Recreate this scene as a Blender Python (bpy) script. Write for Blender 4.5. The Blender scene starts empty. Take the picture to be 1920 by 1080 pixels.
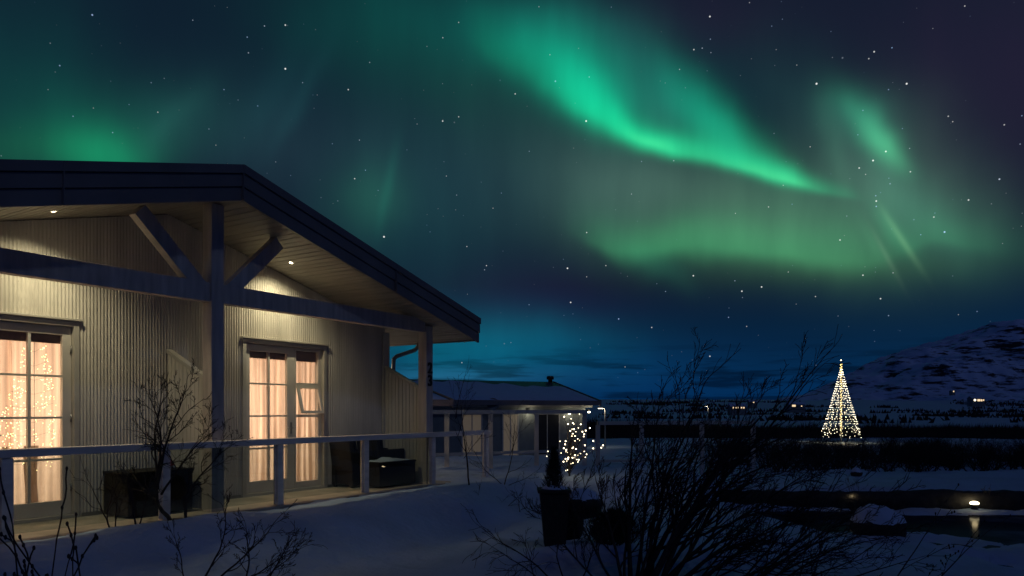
import bpy, math, random
import numpy as np
from mathutils import Vector, Matrix

S = bpy.context.scene
COL = S.collection
R = math.radians
FPX, HX, HY, EYE = 1400.0, 960.0, 770.0, 1.4     # survey: focal length in photo pixels, horizon, eye height above the deck

# ------------------------------------------------------------------ camera
cd = bpy.data.cameras.new('camera')
cam = bpy.data.objects.new('camera', cd)
COL.objects.link(cam)
cam.location = (0, 0, EYE)
cam.rotation_euler = (R(90), 0, 0)
cd.sensor_width = 36.0
cd.lens = FPX / 1920 * 36.0
cd.shift_y = (HY - 540) / 1920
cd.clip_start = 0.05
cd.clip_end = 20000
S.camera = cam
S.view_settings.view_transform = 'Standard'
S.view_settings.look = 'None'
S.view_settings.exposure = 0.0
S.view_settings.gamma = 1.0
S.cycles.max_bounces = 8
S.cycles.transparent_max_bounces = 24
S.cycles.use_denoising = True
S.cycles.sample_clamp_indirect = 4.0
S.cycles.caustics_reflective = False
S.cycles.caustics_refractive = False


def lin(c):
    c = c / 255.0
    return c / 12.92 if c <= 0.04045 else ((c + 0.055) / 1.055) ** 2.4


def rgb(r, g, b):
    return (lin(r), lin(g), lin(b))


# ------------------------------------------------------------------ sky
SUN_EL, SUN_AZ = R(44), R(146)      # faint moonlight from behind the viewer, to the right


def azel(px, py):
    u, v = (px - HX) / FPX, (HY - py) / FPX
    a = math.atan(u)
    return a, math.atan(v * math.cos(a))


def sky():
    w = bpy.data.worlds.new('World')
    S.world = w
    w.use_nodes = True
    w.cycles.sampling_method = 'MANUAL'; w.cycles.sample_map_resolution = 256
    nt = w.node_tree
    nt.nodes.clear()
    N, L = nt.nodes, nt.links

    def math_(op, a, b=None, c=None):
        n = N.new('ShaderNodeMath'); n.operation = op
        for i, x in enumerate((a, b, c)):
            if x is None: continue
            if isinstance(x, (int, float)): n.inputs[i].default_value = x
            else: L.new(x, n.inputs[i])
        return n.outputs[0]

    def vec_(op, a, b=None, c=None):
        n = N.new('ShaderNodeVectorMath'); n.operation = op
        for i, x in enumerate((a, b, c)):
            if x is None: continue
            if isinstance(x, (tuple, list)): n.inputs[i].default_value = x
            else: L.new(x, n.inputs[i])
        return n.outputs['Value'] if op in ('DOT_PRODUCT', 'DISTANCE', 'LENGTH') else n.outputs[0]

    def madd(g, c, a):                     # a + c * g, without hidden socket conversions
        n = N.new('ShaderNodeVectorMath'); n.operation = 'SCALE'
        if isinstance(c, tuple): n.inputs[0].default_value = c
        else: L.new(c, n.inputs[0])
        if isinstance(g, float): n.inputs['Scale'].default_value = g
        else: L.new(g, n.inputs['Scale'])
        return n.outputs[0] if a is None else vec_('ADD', a, n.outputs[0])

    tc = N.new('ShaderNodeTexCoord')
    d = vec_('NORMALIZE', tc.outputs['Generated'])
    sx = N.new('ShaderNodeSeparateXYZ'); L.new(d, sx.inputs[0])
    az = math_('ARCTAN2', sx.outputs['X'], sx.outputs['Y'])
    el = math_('ARCSINE', sx.outputs['Z'])
    cx = N.new('ShaderNodeCombineXYZ'); L.new(az, cx.inputs[0]); L.new(el, cx.inputs[1])
    # gentle warp so no edge is a clean curve
    nz = N.new('ShaderNodeTexNoise'); nz.noise_dimensions = '2D'
    nz.inputs['Scale'].default_value = 5.0; nz.inputs['Detail'].default_value = 3.0
    L.new(cx.outputs[0], nz.inputs['Vector'])
    wob = vec_('MULTIPLY', vec_('SUBTRACT', nz.outputs['Color'], (0.5, 0.5, 0.5)), (0.045, 0.036, 0.0))
    p = vec_('ADD', cx.outputs[0], wob)
    sp = N.new('ShaderNodeSeparateXYZ'); L.new(p, sp.inputs[0])
    paz, pel = sp.outputs['X'], sp.outputs['Y']

    # night base colour by elevation
    mr = N.new('ShaderNodeMapRange'); mr.inputs['From Min'].default_value = -0.05; mr.inputs['From Max'].default_value = 0.75
    L.new(el, mr.inputs['Value'])
    cr = N.new('ShaderNodeValToRGB'); e = cr.color_ramp.elements
    stops = [(0.0, (0, 38, 78)), (0.07, (0, 40, 82)), (0.13, (2, 38, 72)), (0.20, (6, 32, 58)), (0.27, (14, 26, 45)), (0.38, (17, 29, 46)),
             (0.55, (15, 29, 46)), (0.72, (14, 27, 43)), (0.82, (2, 11, 36)), (1.0, (1, 9, 38))]
    e[0].position = 0; e[0].color = (*rgb(*stops[0][1]), 1)
    e[1].position = 1; e[1].color = (*rgb(*stops[-1][1]), 1)
    for pos, c in stops[1:-1]:
        x = e.new(pos); x.color = (*rgb(*c), 1)
    L.new(mr.outputs[0], cr.inputs[0])
    back = N.new('ShaderNodeMapRange'); back.interpolation_type = 'SMOOTHSTEP'
    back.inputs['From Min'].default_value = -0.25; back.inputs['From Max'].default_value = 0.45; back.inputs['To Min'].default_value = 0.0
    L.new(sx.outputs['Y'], back.inputs['Value'])
    south = madd(math_('SUBTRACT', 1.0, back.outputs[0]), rgb(1, 12, 50), None)
    acc = madd(back.outputs[0], cr.outputs[0], south)

    # physical twilight under it, sun far below the horizon
    st = N.new('ShaderNodeTexSky'); L.new(d, st.inputs[0]); st.sky_type = 'NISHITA'; st.sun_disc = False
    st.sun_elevation = R(-6); st.sun_rotation = R(-20)
    acc = madd(0.02, st.outputs[0], acc)

    # aurora light: soft sheets of glow, each (px, py, half length, half width, tilt, linear rgb)
    G = [
        # west
        (20, 170, 150, 150, 0, (0.0000, 0.0203, 0.0133)), (60, 285, 170, 40, 0, (0.0022, 0.0351, 0.0074)),
        (190, 296, 66, 42, 15, (0.0000, 0.1560, 0.0555)), (150, 255, 140, 75, 0, (0.0006, 0.0390, 0.0178)),
        (300, 240, 130, 60, -20, (0.0017, 0.0203, 0.0133)), (335, 222, 60, 20, -50, (0.0028, 0.0156, 0.0118)),
        (505, 190, 90, 32, -58, (0.0011, 0.0101, 0.0104)), (560, 190, 75, 14, -62, (0.0017, 0.0125, 0.0126)),
        (420, 250, 170, 80, 0, (0.0028, 0.0117, 0.0118)), (560, 290, 160, 80, 0, (0.0033, 0.0062, 0.0074)),
        # overhead
        (760, 40, 190, 75, 5, (-0.0006, 0.0234, 0.0148)), (900, 45, 170, 60, 10, (0.0000, 0.0234, 0.0178)), (1040, 40, 110, 40, 15, (0.0011, 0.0172, 0.0163)),
        (830, 140, 170, 80, 10, (0.0006, 0.0172, 0.0089)), (960, 210, 120, 80, 30, (0.0028, 0.0140, 0.0067)),
        (690, 380, 55, 45, -60, (0.0044, 0.0359, 0.0163)), (727, 352, 55, 8, -78, (0.0017, 0.0265, 0.0163)), (700, 340, 100, 70, -70, (0.0022, 0.0109, 0.0089)),
        (800, 420, 150, 130, 0, (0.0011, 0.0172, 0.0163)), (930, 330, 170, 100, 0, (0.0050, 0.0140, 0.0148)),
        # the loop over the ribbon
        (975, 85, 60, 36, 38, (0.0000, 0.0460, 0.0270)), (1060, 130, 90, 52, 38, (0.0000, 0.1600, 0.0920)), (1110, 165, 75, 42, 40, (0.0000, 0.1280, 0.0680)), (1080, 175, 60, 36, 42, (0.0000, 0.1040, 0.0520)),
        (1220, 130, 90, 42, 25, (0.0018, 0.0400, 0.0272)), (1300, 185, 75, 32, 42, (0.0009, 0.1200, 0.0680)), (1355, 235, 70, 32, 48, (0.0006, 0.1360, 0.0680)),
        (1340, 262, 70, 30, 10, (0.0003, 0.0960, 0.0440)), (1430, 285, 62, 25, 45, (0.0012, 0.0800, 0.0336)), (1200, 110, 140, 60, 25, (0.0024, 0.0176, 0.0176)), (1260, 215, 50, 34, 25, (0.0030, 0.0400, 0.0256)),
        (1215, 190, 60, 34, 35, (.004, .050, .032)),
        # grey-green veil below it
        (1180, 330, 120, 60, 10, (.022, .046, .034)), (1300, 380, 190, 70, 5, (.026, .060, .038)), (1480, 410, 160, 70, 5, (.022, .060, .032)),
        (1110, 390, 70, 60, 10, (.014, .034, .024)), (1600, 420, 130, 80, 10, (.018, .052, .030)), (1420, 470, 230, 45, 3, (.010, .035, .010)),
        (1230, 492, 50, 16, 30, (.004, .040, .020)),
        # swirl in the east
        (1645, 245, 62, 22, 46, (.016, .19, .090)), (1675, 275, 40, 15, 45, (.022, .16, .065)), (1610, 212, 52, 36, 20, (.006, .062, .040)), (1572, 265, 68, 17, 72, (.010, .038, .022)),
        (1680, 270, 95, 75, 40, (.014, .036, .024)), (1640, 340, 95, 45, 40, (.018, .042, .030)), (1720, 390, 75, 34, 48, (.010, .062, .034)),
        (1685, 440, 42, 17, 58, (.012, .085, .036)), (1690, 448, 42, 5, 57, (.050, .10, .045)), (1645, 470, 45, 12, 62, (.010, .040, .018)), (1662, 480, 38, 4, 62, (.024, .035, .022)),
        (1790, 420, 85, 60, 25, (.009, .038, .021)), (1760, 350, 110, 70, 35, (.014, .022, .018)), (1560, 505, 120, 20, 3, (.010, .030, .010)),
        (1860, 480, 90, 40, 0, (.003, .015, .009)), (1500, 180, 100, 60, 45, (.004, .018, .014)),
        # afterglow low in the north
        (850, 650, 170, 46, 0, (0, .066, .088)), (1000, 640, 120, 38, 0, (0, .028, .040)), (820, 710, 150, 18, 0, (.010, .06, .105)),
        (1120, 690, 160, 40, 0, (0, .008, .030)), (1600, 760, 400, 60, 0, (0, .003, .012)),
        (1850, 150, 220, 200, 0, (.009, .001, .006)), (1300, 30, 160, 60, 0, (.006, .000, .004)), (1000, 560, 140, 60, 0, (.004, -.002, .006)),
    ]

    def jac(px, py):
        a0 = azel(px, py); a1 = azel(px + 1, py); a2 = azel(px, py + 1)
        return np.array([[a1[0] - a0[0], a2[0] - a0[0]], [a1[1] - a0[1], a2[1] - a0[1]]]), a0

    aur = None
    for (px, py, sa, sb, ang, c) in G:
        J, c0 = jac(px, py)
        ca, sn = math.cos(R(ang)), math.sin(R(ang))
        M = J @ np.array([[ca, -sn], [sn, ca]]) @ np.diag([sa * 1.3, sb * 1.3])
        U, Sg, _ = np.linalg.svd(M)
        if np.linalg.det(U) < 0: U[:, 1] *= -1
        m = N.new('ShaderNodeMapping'); m.vector_type = 'TEXTURE'
        m.inputs['Location'].default_value = (c0[0], c0[1], 0)
        m.inputs['Rotation'].default_value = (0, 0, math.atan2(U[1, 0], U[0, 0]))
        m.inputs['Scale'].default_value = (Sg[0], Sg[1], 1)
        L.new(p if sb > 10 else cx.outputs[0], m.inputs['Vector'])
        dd = vec_('DOT_PRODUCT', m.outputs[0], m.outputs[0])
        g = math_('POWER', 0.36788, dd)
        aur = madd(g, c, aur)

    A0, A1 = -0.65, 0.75

    def curve(pts):
        n = N.new('ShaderNodeFloatCurve')
        cu = n.mapping.curves[0]
        pts = sorted(pts)
        n.mapping.use_clip = False
        while len(cu.points) < len(pts): cu.points.new(0.5, 0.5)
        for q, (x, y) in zip(cu.points, pts):
            q.location = (x, y); q.handle_type = 'AUTO_CLAMPED'
        n.mapping.update()
        L.new(azn, n.inputs['Value'])
        return n.outputs[0]

    azn = math_('MULTIPLY', math_('SUBTRACT', paz, A0), 1.0 / (A1 - A0))

    def ribbon(rows, color, aur):
        # rows: px, crest py, falloff below, falloff above, strength
        xs = [(azel(r[0], r[1])[0] - A0) / (A1 - A0) for r in rows]
        cy = curve([(x, azel(r[0], r[1])[1]) for x, r in zip(xs, rows)])
        dn = curve([(x, abs(azel(r[0], r[1] + r[2] * .66)[1] - azel(r[0], r[1])[1]) * 8) for x, r in zip(xs, rows)])
        up = curve([(x, abs(azel(r[0], r[1] - r[3] * .86)[1] - azel(r[0], r[1])[1]) * 8) for x, r in zip(xs, rows)])
        it = curve([(0, 0)] + [(x, r[4]) for x, r in zip(xs, rows)] + [(1, 0)])
        dl = math_('MULTIPLY', math_('SUBTRACT', pel, cy), 8.0)
        a = math_('DIVIDE', math_('MAXIMUM', dl, 0.0), math_('MAXIMUM', up, 0.01))
        b = math_('DIVIDE', math_('MINIMUM', dl, 0.0), math_('MAXIMUM', dn, 0.01))
        q = math_('ADD', math_('MULTIPLY', a, a), math_('MULTIPLY', b, b))
        g = math_('MULTIPLY', math_('POWER', 0.36788, q), math_('MAXIMUM', it, 0.0))
        return madd(g, color, aur)

    aur = ribbon([(860, 30, 40, 60, 0), (940, 90, 45, 60, .07), (1000, 140, 45, 66, .10), (1060, 180, 46, 62, .32), (1110, 206, 44, 58, .58), (1160, 234, 36, 42, .82),
                  (1210, 256, 30, 36, .95), (1260, 272, 26, 34, .88), (1310, 288, 24, 36, .70), (1360, 301, 24, 38, .64), (1410, 317, 24, 40, .74),
                  (1460, 333, 24, 38, .80), (1510, 348, 22, 32, .62), (1550, 359, 18, 26, .30), (1600, 371, 14, 22, .10), (1660, 385, 12, 20, 0)],
                 (0, .56, .215), aur)
    aur = ribbon([(1120, 210, 20, 20, 0), (1170, 240, 14, 16, .10), (1215, 257, 14, 14, .26), (1260, 271, 12, 16, .16), (1310, 289, 12, 16, .04), (1380, 308, 12, 16, .06), (1440, 328, 12, 16, .28),
                  (1490, 344, 12, 15, .26), (1530, 354, 10, 12, .1), (1580, 365, 10, 12, 0)], (.07, .24, .06), aur)
    aur = ribbon([(1000, 415, 25, 50, 0), (1060, 430, 25, 60, .08), (1120, 450, 24, 56, .42), (1170, 462, 30, 54, .66), (1230, 464, 34, 52, .78), (1300, 464, 36, 58, .80),
                  (1370, 470, 32, 62, .76), (1440, 478, 32, 64, .74), (1510, 488, 32, 68, .66), (1580, 494, 32, 72, .50), (1640, 496, 32, 62, .32), (1690, 480, 24, 50, .2),
                  (1760, 455, 24, 50, .26), (1830, 465, 30, 50, .18), (1920, 480, 40, 50, .05)], (.026, .200, .072), aur)

    # rays and patchiness inside the glow
    n1 = N.new('ShaderNodeTexNoise'); n1.noise_dimensions = '2D'; n1.inputs['Scale'].default_value = 1.0; n1.inputs['Detail'].default_value = 4.0
    mp = N.new('ShaderNodeMapping'); mp.inputs['Rotation'].default_value = (0, 0, R(-28)); mp.inputs['Scale'].default_value = (20, 4, 1)
    L.new(cx.outputs[0], mp.inputs['Vector']); L.new(mp.outputs[0], n1.inputs['Vector'])
    patch = math_('MULTIPLY_ADD', n1.outputs['Fac'], 0.46, 0.77)
    acc = madd(patch, aur, acc)

    # thin cloud bars low on the horizon
    n2 = N.new('ShaderNodeTexNoise'); n2.noise_dimensions = '2D'; n2.inputs['Scale'].default_value = 1.0; n2.inputs['Detail'].default_value = 6.0
    mp2 = N.new('ShaderNodeMapping'); mp2.inputs['Rotation'].default_value = (0, 0, R(2)); mp2.inputs['Scale'].default_value = (9, 90, 1)
    L.new(cx.outputs[0], mp2.inputs['Vector']); L.new(mp2.outputs[0], n2.inputs['Vector'])
    band = N.new('ShaderNodeMapRange'); band.interpolation_type = 'SMOOTHSTEP'
    band.inputs['From Min'].default_value = 0.10; band.inputs['From Max'].default_value = 0.045
    L.new(el, band.inputs['Value'])
    sh = N.new('ShaderNodeMapRange'); sh.interpolation_type = 'SMOOTHSTEP'
    sh.inputs['From Min'].default_value = 0.46; sh.inputs['From Max'].default_value = 0.66
    L.new(n2.outputs['Fac'], sh.inputs['Value'])
    dim = math_('SUBTRACT', 1.0, math_('MULTIPLY', math_('MULTIPLY', sh.outputs[0], band.outputs[0]), 0.55))
    acc = madd(dim, acc, None)

    # stars: a scatter, then the constellations
    hz = N.new('ShaderNodeMapRange'); hz.inputs['From Min'].default_value = 0.03; hz.inputs['From Max'].default_value = 0.12
    L.new(el, hz.inputs['Value'])
    for scale, rad, gain in ((85.0, 0.070, 0.55), (60.0, 0.056, 0.8), (34.0, 0.042, 1.1)):
        v = N.new('ShaderNodeTexVoronoi'); v.inputs['Scale'].default_value = scale; L.new(d, v.inputs['Vector'])
        m1 = N.new('ShaderNodeMapRange'); m1.inputs['From Min'].default_value = rad; m1.inputs['From Max'].default_value = rad * 0.35
        L.new(v.outputs['Distance'], m1.inputs['Value'])
        sc = N.new('ShaderNodeSeparateColor'); L.new(v.outputs['Color'], sc.inputs[0])
        mag = math_('MULTIPLY', math_('POWER', sc.outputs[0], 4.0), gain)
        tint = N.new('ShaderNodeMix'); tint.data_type = 'RGBA'
        tint.inputs['A'].default_value = (0.35, 0.6, 1.0, 1); tint.inputs['B'].default_value = (1.0, 0.95, 0.9, 1)
        L.new(sc.outputs[1], tint.inputs['Factor'])
        s = math_('MULTIPLY', math_('MULTIPLY', m1.outputs[0], mag), hz.outputs[0])
        acc = madd(s, tint.outputs['Result'], acc)
    W, B = (1, 1, .96), (.45, .62, 1)
    stars = None
    ST = [(535, 47, .8, W), (535, 129, 1, W), (653, 168, .7, W), (173, 28, .8, B), (112, 123, .6, B), (137, 218, .5, B), (242, 196, .35, B), (420, 168, .5, B), (830, 227, .8, W),
          (860, 219, .6, W), (860, 42, .5, W), (966, 176, .7, W), (1099, 227, 1.1, W), (1531, 157, 1.2, W), (1700, 157, 1.0, W), (1639, 97, .8, W), (1629, 110, .6, W), (1331, 31, .9, W),
          (1301, 93, .7, W), (1447, 49, .4, B), (1467, 36, .35, B), (1661, 284, .9, W), (1637, 301, 1, W), (1611, 315, .8, W), (1623, 327, .5, W), (1707, 322, .7, W), (1643, 377, .9, W),
          (1642, 367, .6, B), (1643, 387, .7, B), (1618, 207, .5, B), (1778, 218, .6, W), (1883, 234, .6, W), (1916, 217, .5, B), (1816, 375, .8, W), (1771, 435, 1, B), (1751, 407, .7, W),
          (1575, 450, .8, W), (1618, 516, .8, W), (1478, 510, .5, W), (1391, 546, .9, W), (1428, 538, .9, W), (1300, 517, .9, W), (1064, 503, 1, W), (1100, 436, .7, W), (1070, 567, .9, W),
          (1136, 498, .6, W), (1100, 519, .5, W), (1160, 598, .8, B), (1222, 614, .7, W), (1651, 560, .8, W), (1529, 556, .6, W), (720, 444, 1.3, W), (665, 335, .7, W), (1441, 388, .6, W),
          (1379, 400, .5, W), (1366, 595, .6, B), (866, 680, .6, W), (1331, 668, .8, W), (1172, 688, .5, W), (940, 362, .4, B), (1640, 640, .3, B), (1832, 584, .45, B), (1797, 590, .4, W),
          (1494, 122, .4, W), (1558, 59, .3, B), (1666, 168, .5, B), (1692, 241, .4, B), (545, 329, .3, B), (709, 357, .4, B), (763, 281, .3, B), (1203, 303, .35, B)]
    for (px, py, i, c) in ST:
        a = Vector(((px - HX) / FPX, 1, (HY - py) / FPX)).normalized()
        dist = vec_('DISTANCE', d, tuple(a))
        m1 = N.new('ShaderNodeMapRange'); r0 = (0.75 + 0.95 * i) / FPX
        m1.inputs['From Min'].default_value = r0; m1.inputs['From Max'].default_value = r0 * 0.3
        L.new(dist, m1.inputs['Value'])
        stars = madd(m1.outputs[0], tuple(x * min(1.0, i ** 1.5) for x in c), stars)

    acc = vec_('MAXIMUM', vec_('ADD', acc, stars), (0, 0, 0))
    bg = N.new('ShaderNodeBackground'); bg.inputs['Strength'].default_value = 1.0
    L.new(acc, bg.inputs['Color'])
    out = N.new('ShaderNodeOutputWorld'); L.new(bg.outputs[0], out.inputs[0])


sky()
sd = bpy.data.lights.new('moonlight', 'SUN')
sd.energy = 0.105; sd.angle = R(3); sd.color = (0.44, 0.58, 1.0)
so = bpy.data.objects.new('moonlight', sd); COL.objects.link(so)
_v = Vector((math.sin(SUN_AZ) * math.cos(SUN_EL), math.cos(SUN_AZ) * math.cos(SUN_EL), math.sin(SUN_EL)))
so.rotation_euler = _v.to_track_quat('Z', 'Y').to_euler()


# ------------------------------------------------------------------ materials
def mat(name, c, rough=0.6, var=0.25, scale=8.0, bump=0.0, bscale=60.0, metal=0.0, spec=0.5, stretch=(1, 1, 1)):
    m = bpy.data.materials.new(name); m.use_nodes = True
    nt = m.node_tree; N, L = nt.nodes, nt.links
    b = N['Principled BSDF']
    b.inputs['Roughness'].default_value = rough; b.inputs['Metallic'].default_value = metal
    b.inputs['Specular IOR Level'].default_value = spec
    tc = N.new('ShaderNodeTexCoord'); mp = N.new('ShaderNodeMapping'); mp.inputs['Scale'].default_value = stretch
    L.new(tc.outputs['Object'], mp.inputs['Vector'])
    n = N.new('ShaderNodeTexNoise'); n.inputs['Scale'].default_value = scale; n.inputs['Detail'].default_value = 6
    L.new(mp.outputs[0], n.inputs['Vector'])
    r = N.new('ShaderNodeValToRGB')
    r.color_ramp.elements[0].position = .3; r.color_ramp.elements[1].position = .7
    r.color_ramp.elements[0].color = tuple(max(0, x * (1 - var)) for x in c) + (1,)
    r.color_ramp.elements[1].color = tuple(min(1, x * (1 + var)) for x in c) + (1,)
    L.new(n.outputs['Fac'], r.inputs[0]); L.new(r.outputs[0], b.inputs['Base Color'])
    if bump:
        n2 = N.new('ShaderNodeTexNoise'); n2.inputs['Scale'].default_value = bscale; n2.inputs['Detail'].default_value = 5
        L.new(mp.outputs[0], n2.inputs['Vector'])
        bp = N.new('ShaderNodeBump'); bp.inputs['Strength'].default_value = bump; bp.inputs['Distance'].default_value = 0.02
        L.new(n2.outputs['Fac'], bp.inputs['Height']); L.new(bp.outputs[0], b.inputs['Normal'])
    return m


def glow(name, c, s):
    m = bpy.data.materials.new(name); m.use_nodes = True
    N, L = m.node_tree.nodes, m.node_tree.links
    b = N['Principled BSDF']; b.inputs['Base Color'].default_value = (.5, .45, .35, 1)
    b.inputs['Emission Color'].default_value = (*c, 1); b.inputs['Emission Strength'].default_value = s
    m.cycles.emission_sampling = 'NONE' if s < 40 else 'AUTO'
    return m


def glass(name, refl=1.0, tint=(1, 1, 1)):
    m = bpy.data.materials.new(name); m.use_nodes = True
    N, L = m.node_tree.nodes, m.node_tree.links
    N.clear()
    o = N.new('ShaderNodeOutputMaterial'); t = N.new('ShaderNodeBsdfTransparent'); t.inputs[0].default_value = (*tint, 1)
    g = N.new('ShaderNodeBsdfGlossy'); g.inputs['Roughness'].default_value = 0.01
    f = N.new('ShaderNodeLayerWeight'); f.inputs['Blend'].default_value = 0.5
    pw = N.new('ShaderNodeMath'); pw.operation = 'POWER'; pw.inputs[1].default_value = 5.0      # Schlick, the same from both sides
    ad = N.new('ShaderNodeMath'); ad.operation = 'MULTIPLY_ADD'; ad.inputs[1].default_value = .96; ad.inputs[2].default_value = .04
    mu = N.new('ShaderNodeMath'); mu.operation = 'MULTIPLY'; mu.inputs[1].default_value = refl
    mx = N.new('ShaderNodeMixShader')
    L.new(f.outputs['Facing'], pw.inputs[0]); L.new(pw.outputs[0], ad.inputs[0]); L.new(ad.outputs[0], mu.inputs[0]); L.new(mu.outputs[0], mx.inputs[0]); L.new(t.outputs[0], mx.inputs[1]); L.new(g.outputs[0], mx.inputs[2])
    L.new(mx.outputs[0], o.inputs[0])
    return m


def snow_mat(name, thresh=0.80):
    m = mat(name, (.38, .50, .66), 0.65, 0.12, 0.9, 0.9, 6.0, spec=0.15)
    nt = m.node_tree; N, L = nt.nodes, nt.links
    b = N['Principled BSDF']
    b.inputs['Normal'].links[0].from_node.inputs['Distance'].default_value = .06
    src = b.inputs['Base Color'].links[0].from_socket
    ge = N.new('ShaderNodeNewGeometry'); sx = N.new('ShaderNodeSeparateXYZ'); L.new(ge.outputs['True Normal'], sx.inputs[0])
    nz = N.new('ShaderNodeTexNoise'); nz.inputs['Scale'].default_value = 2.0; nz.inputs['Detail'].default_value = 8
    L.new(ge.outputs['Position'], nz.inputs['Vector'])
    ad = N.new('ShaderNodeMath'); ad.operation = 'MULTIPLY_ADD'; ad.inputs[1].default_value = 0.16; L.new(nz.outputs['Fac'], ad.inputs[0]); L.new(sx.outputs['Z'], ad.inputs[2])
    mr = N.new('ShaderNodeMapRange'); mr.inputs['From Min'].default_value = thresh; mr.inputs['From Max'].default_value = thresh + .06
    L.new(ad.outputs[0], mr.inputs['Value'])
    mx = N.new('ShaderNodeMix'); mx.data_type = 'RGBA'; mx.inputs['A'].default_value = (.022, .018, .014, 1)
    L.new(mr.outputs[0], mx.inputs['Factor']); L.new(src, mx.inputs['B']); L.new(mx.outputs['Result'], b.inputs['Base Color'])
    return m


M = {}
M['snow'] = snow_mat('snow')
M['cap'] = mat('snow_cap', (.48, .60, .76), .7, .04, 3, .4, 20, spec=.2)
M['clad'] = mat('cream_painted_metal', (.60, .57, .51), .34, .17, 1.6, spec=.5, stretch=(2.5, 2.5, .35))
M['trim'] = mat('pale_painted_wood', (.50, .48, .43), .45, .08, 5.0, .08, 40)
M['timber'] = mat('grey_painted_timber', (.50, .45, .41), .55, .22, 2.0, .25, 22, stretch=(6, 6, .8))
M['rail_timber'] = mat('pale_rail_timber', (.72, .66, .62), .55, .16, 2.0, .2, 22, stretch=(.8, 6, 6))
M['fascia'] = mat('dark_painted_fascia', (.20, .175, .165), .5, .14, 2.0, .1, 30)
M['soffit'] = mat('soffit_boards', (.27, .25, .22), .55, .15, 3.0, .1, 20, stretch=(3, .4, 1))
M['roofing'] = mat('roof_sheet', (.06, .065, .07), .5, .2, 3)
M['deck'] = mat('terrace_concrete', (.40, .37, .30), .7, .35, 1.6, .3, 14)
M['frame'] = mat('window_frame_paint', (.62, .59, .54), .4, .06, 4)
M['wicker'] = mat('dark_wicker', (.022, .018, .014), .6, .5, 40, .9, 120, stretch=(1, 1, 3))
M['cushion'] = mat('dark_cushion', (.012, .012, .015), .9, .2, 8)
M['bark'] = mat('dark_bark', (.030, .022, .018), .8, .4, 20)
M['bark2'] = mat('grey_bark', (.06, .048, .04), .8, .4, 20)
M['needle'] = mat('evergreen_needles', (.016, .028, .015), .8, .5, 10)
M['basalt'] = mat('dark_basalt', (.020, .019, .019), .85, .5, 6, .8, 12)
M['planter'] = mat('dark_planter_wood', (.020, .016, .014), .8, .4, 6, .5, 12)
M['metal'] = mat('galvanised_metal', (.30, .30, .29), .4, .1, 4, metal=.6)
M['black'] = mat('black_metal', (.012, .012, .013), .5, .2, 4)
M['red'] = mat('red_felt', (.30, .02, .015), .9, .3, 12)
M['nwall'] = mat('neighbour_wall', (.20, .22, .21), .6, .08, 4)
M['scrub'] = mat('dark_scrub', (.016, .013, .011), .9, .4, 3)
M['lamp'] = glow('lamp_lens', (1, .86, .55), 30)
M['bulb'] = glow('warm_bulb', (1, .84, .54), 6.5)
M['bulb_w'] = glow('white_bulb', (1, .88, .62), 7)
M['bulb_y'] = glow('amber_bulb', (1, .70, .22), 5)
M['farlight'] = glow('far_window_light', (1, .72, .42), 1.1)
M['farlamp'] = glow('far_lamp_light', (1, .88, .66), 5)
M['glass'] = glass('window_glass', .8)
M['rail_glass'] = glass('balustrade_glass', 1.0, (.82, .86, .85))


def curtain_mat(name, c, t):
    m = bpy.data.materials.new(name); m.use_nodes = True
    N, L = m.node_tree.nodes, m.node_tree.links; N.clear()
    o = N.new('ShaderNodeOutputMaterial'); a = N.new('ShaderNodeBsdfDiffuse'); b = N.new('ShaderNodeBsdfTranslucent'); mx = N.new('ShaderNodeMixShader')
    a.inputs[0].default_value = (*c, 1)
    tc = N.new('ShaderNodeTexCoord'); mp = N.new('ShaderNodeMapping'); mp.inputs['Scale'].default_value = (14, 14, .6)
    n = N.new('ShaderNodeTexNoise'); n.inputs['Scale'].default_value = 1; n.inputs['Detail'].default_value = 4
    L.new(tc.outputs['Object'], mp.inputs[0]); L.new(mp.outputs[0], n.inputs['Vector'])
    r = N.new('ShaderNodeValToRGB'); r.color_ramp.elements[0].color = tuple(x * .58 for x in c) + (1,); r.color_ramp.elements[1].color = tuple(min(1, x * 1.22) for x in c) + (1,)  # vertical streaks paint the light and dark of folds into the cloth
    r.color_ramp.elements[0].position = .3; r.color_ramp.elements[1].position = .7
    L.new(n.outputs['Fac'], r.inputs[0]); L.new(r.outputs[0], b.inputs[0])
    mx.inputs[0].default_value = t
    L.new(a.outputs[0], mx.inputs[1]); L.new(b.outputs[0], mx.inputs[2]); L.new(mx.outputs[0], o.inputs[0])
    return m


M['sheer'] = curtain_mat('sheer_curtain', (.80, .61, .48), .75)
M['drape'] = curtain_mat('grey_drape', (.42, .34, .28), .5)
M['blind'] = mat('blind_fabric', (.26, .19, .15), .9, .1, 10)
M['room'] = mat('room_wall', (.62, .50, .40), .8, .05, 2)


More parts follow.
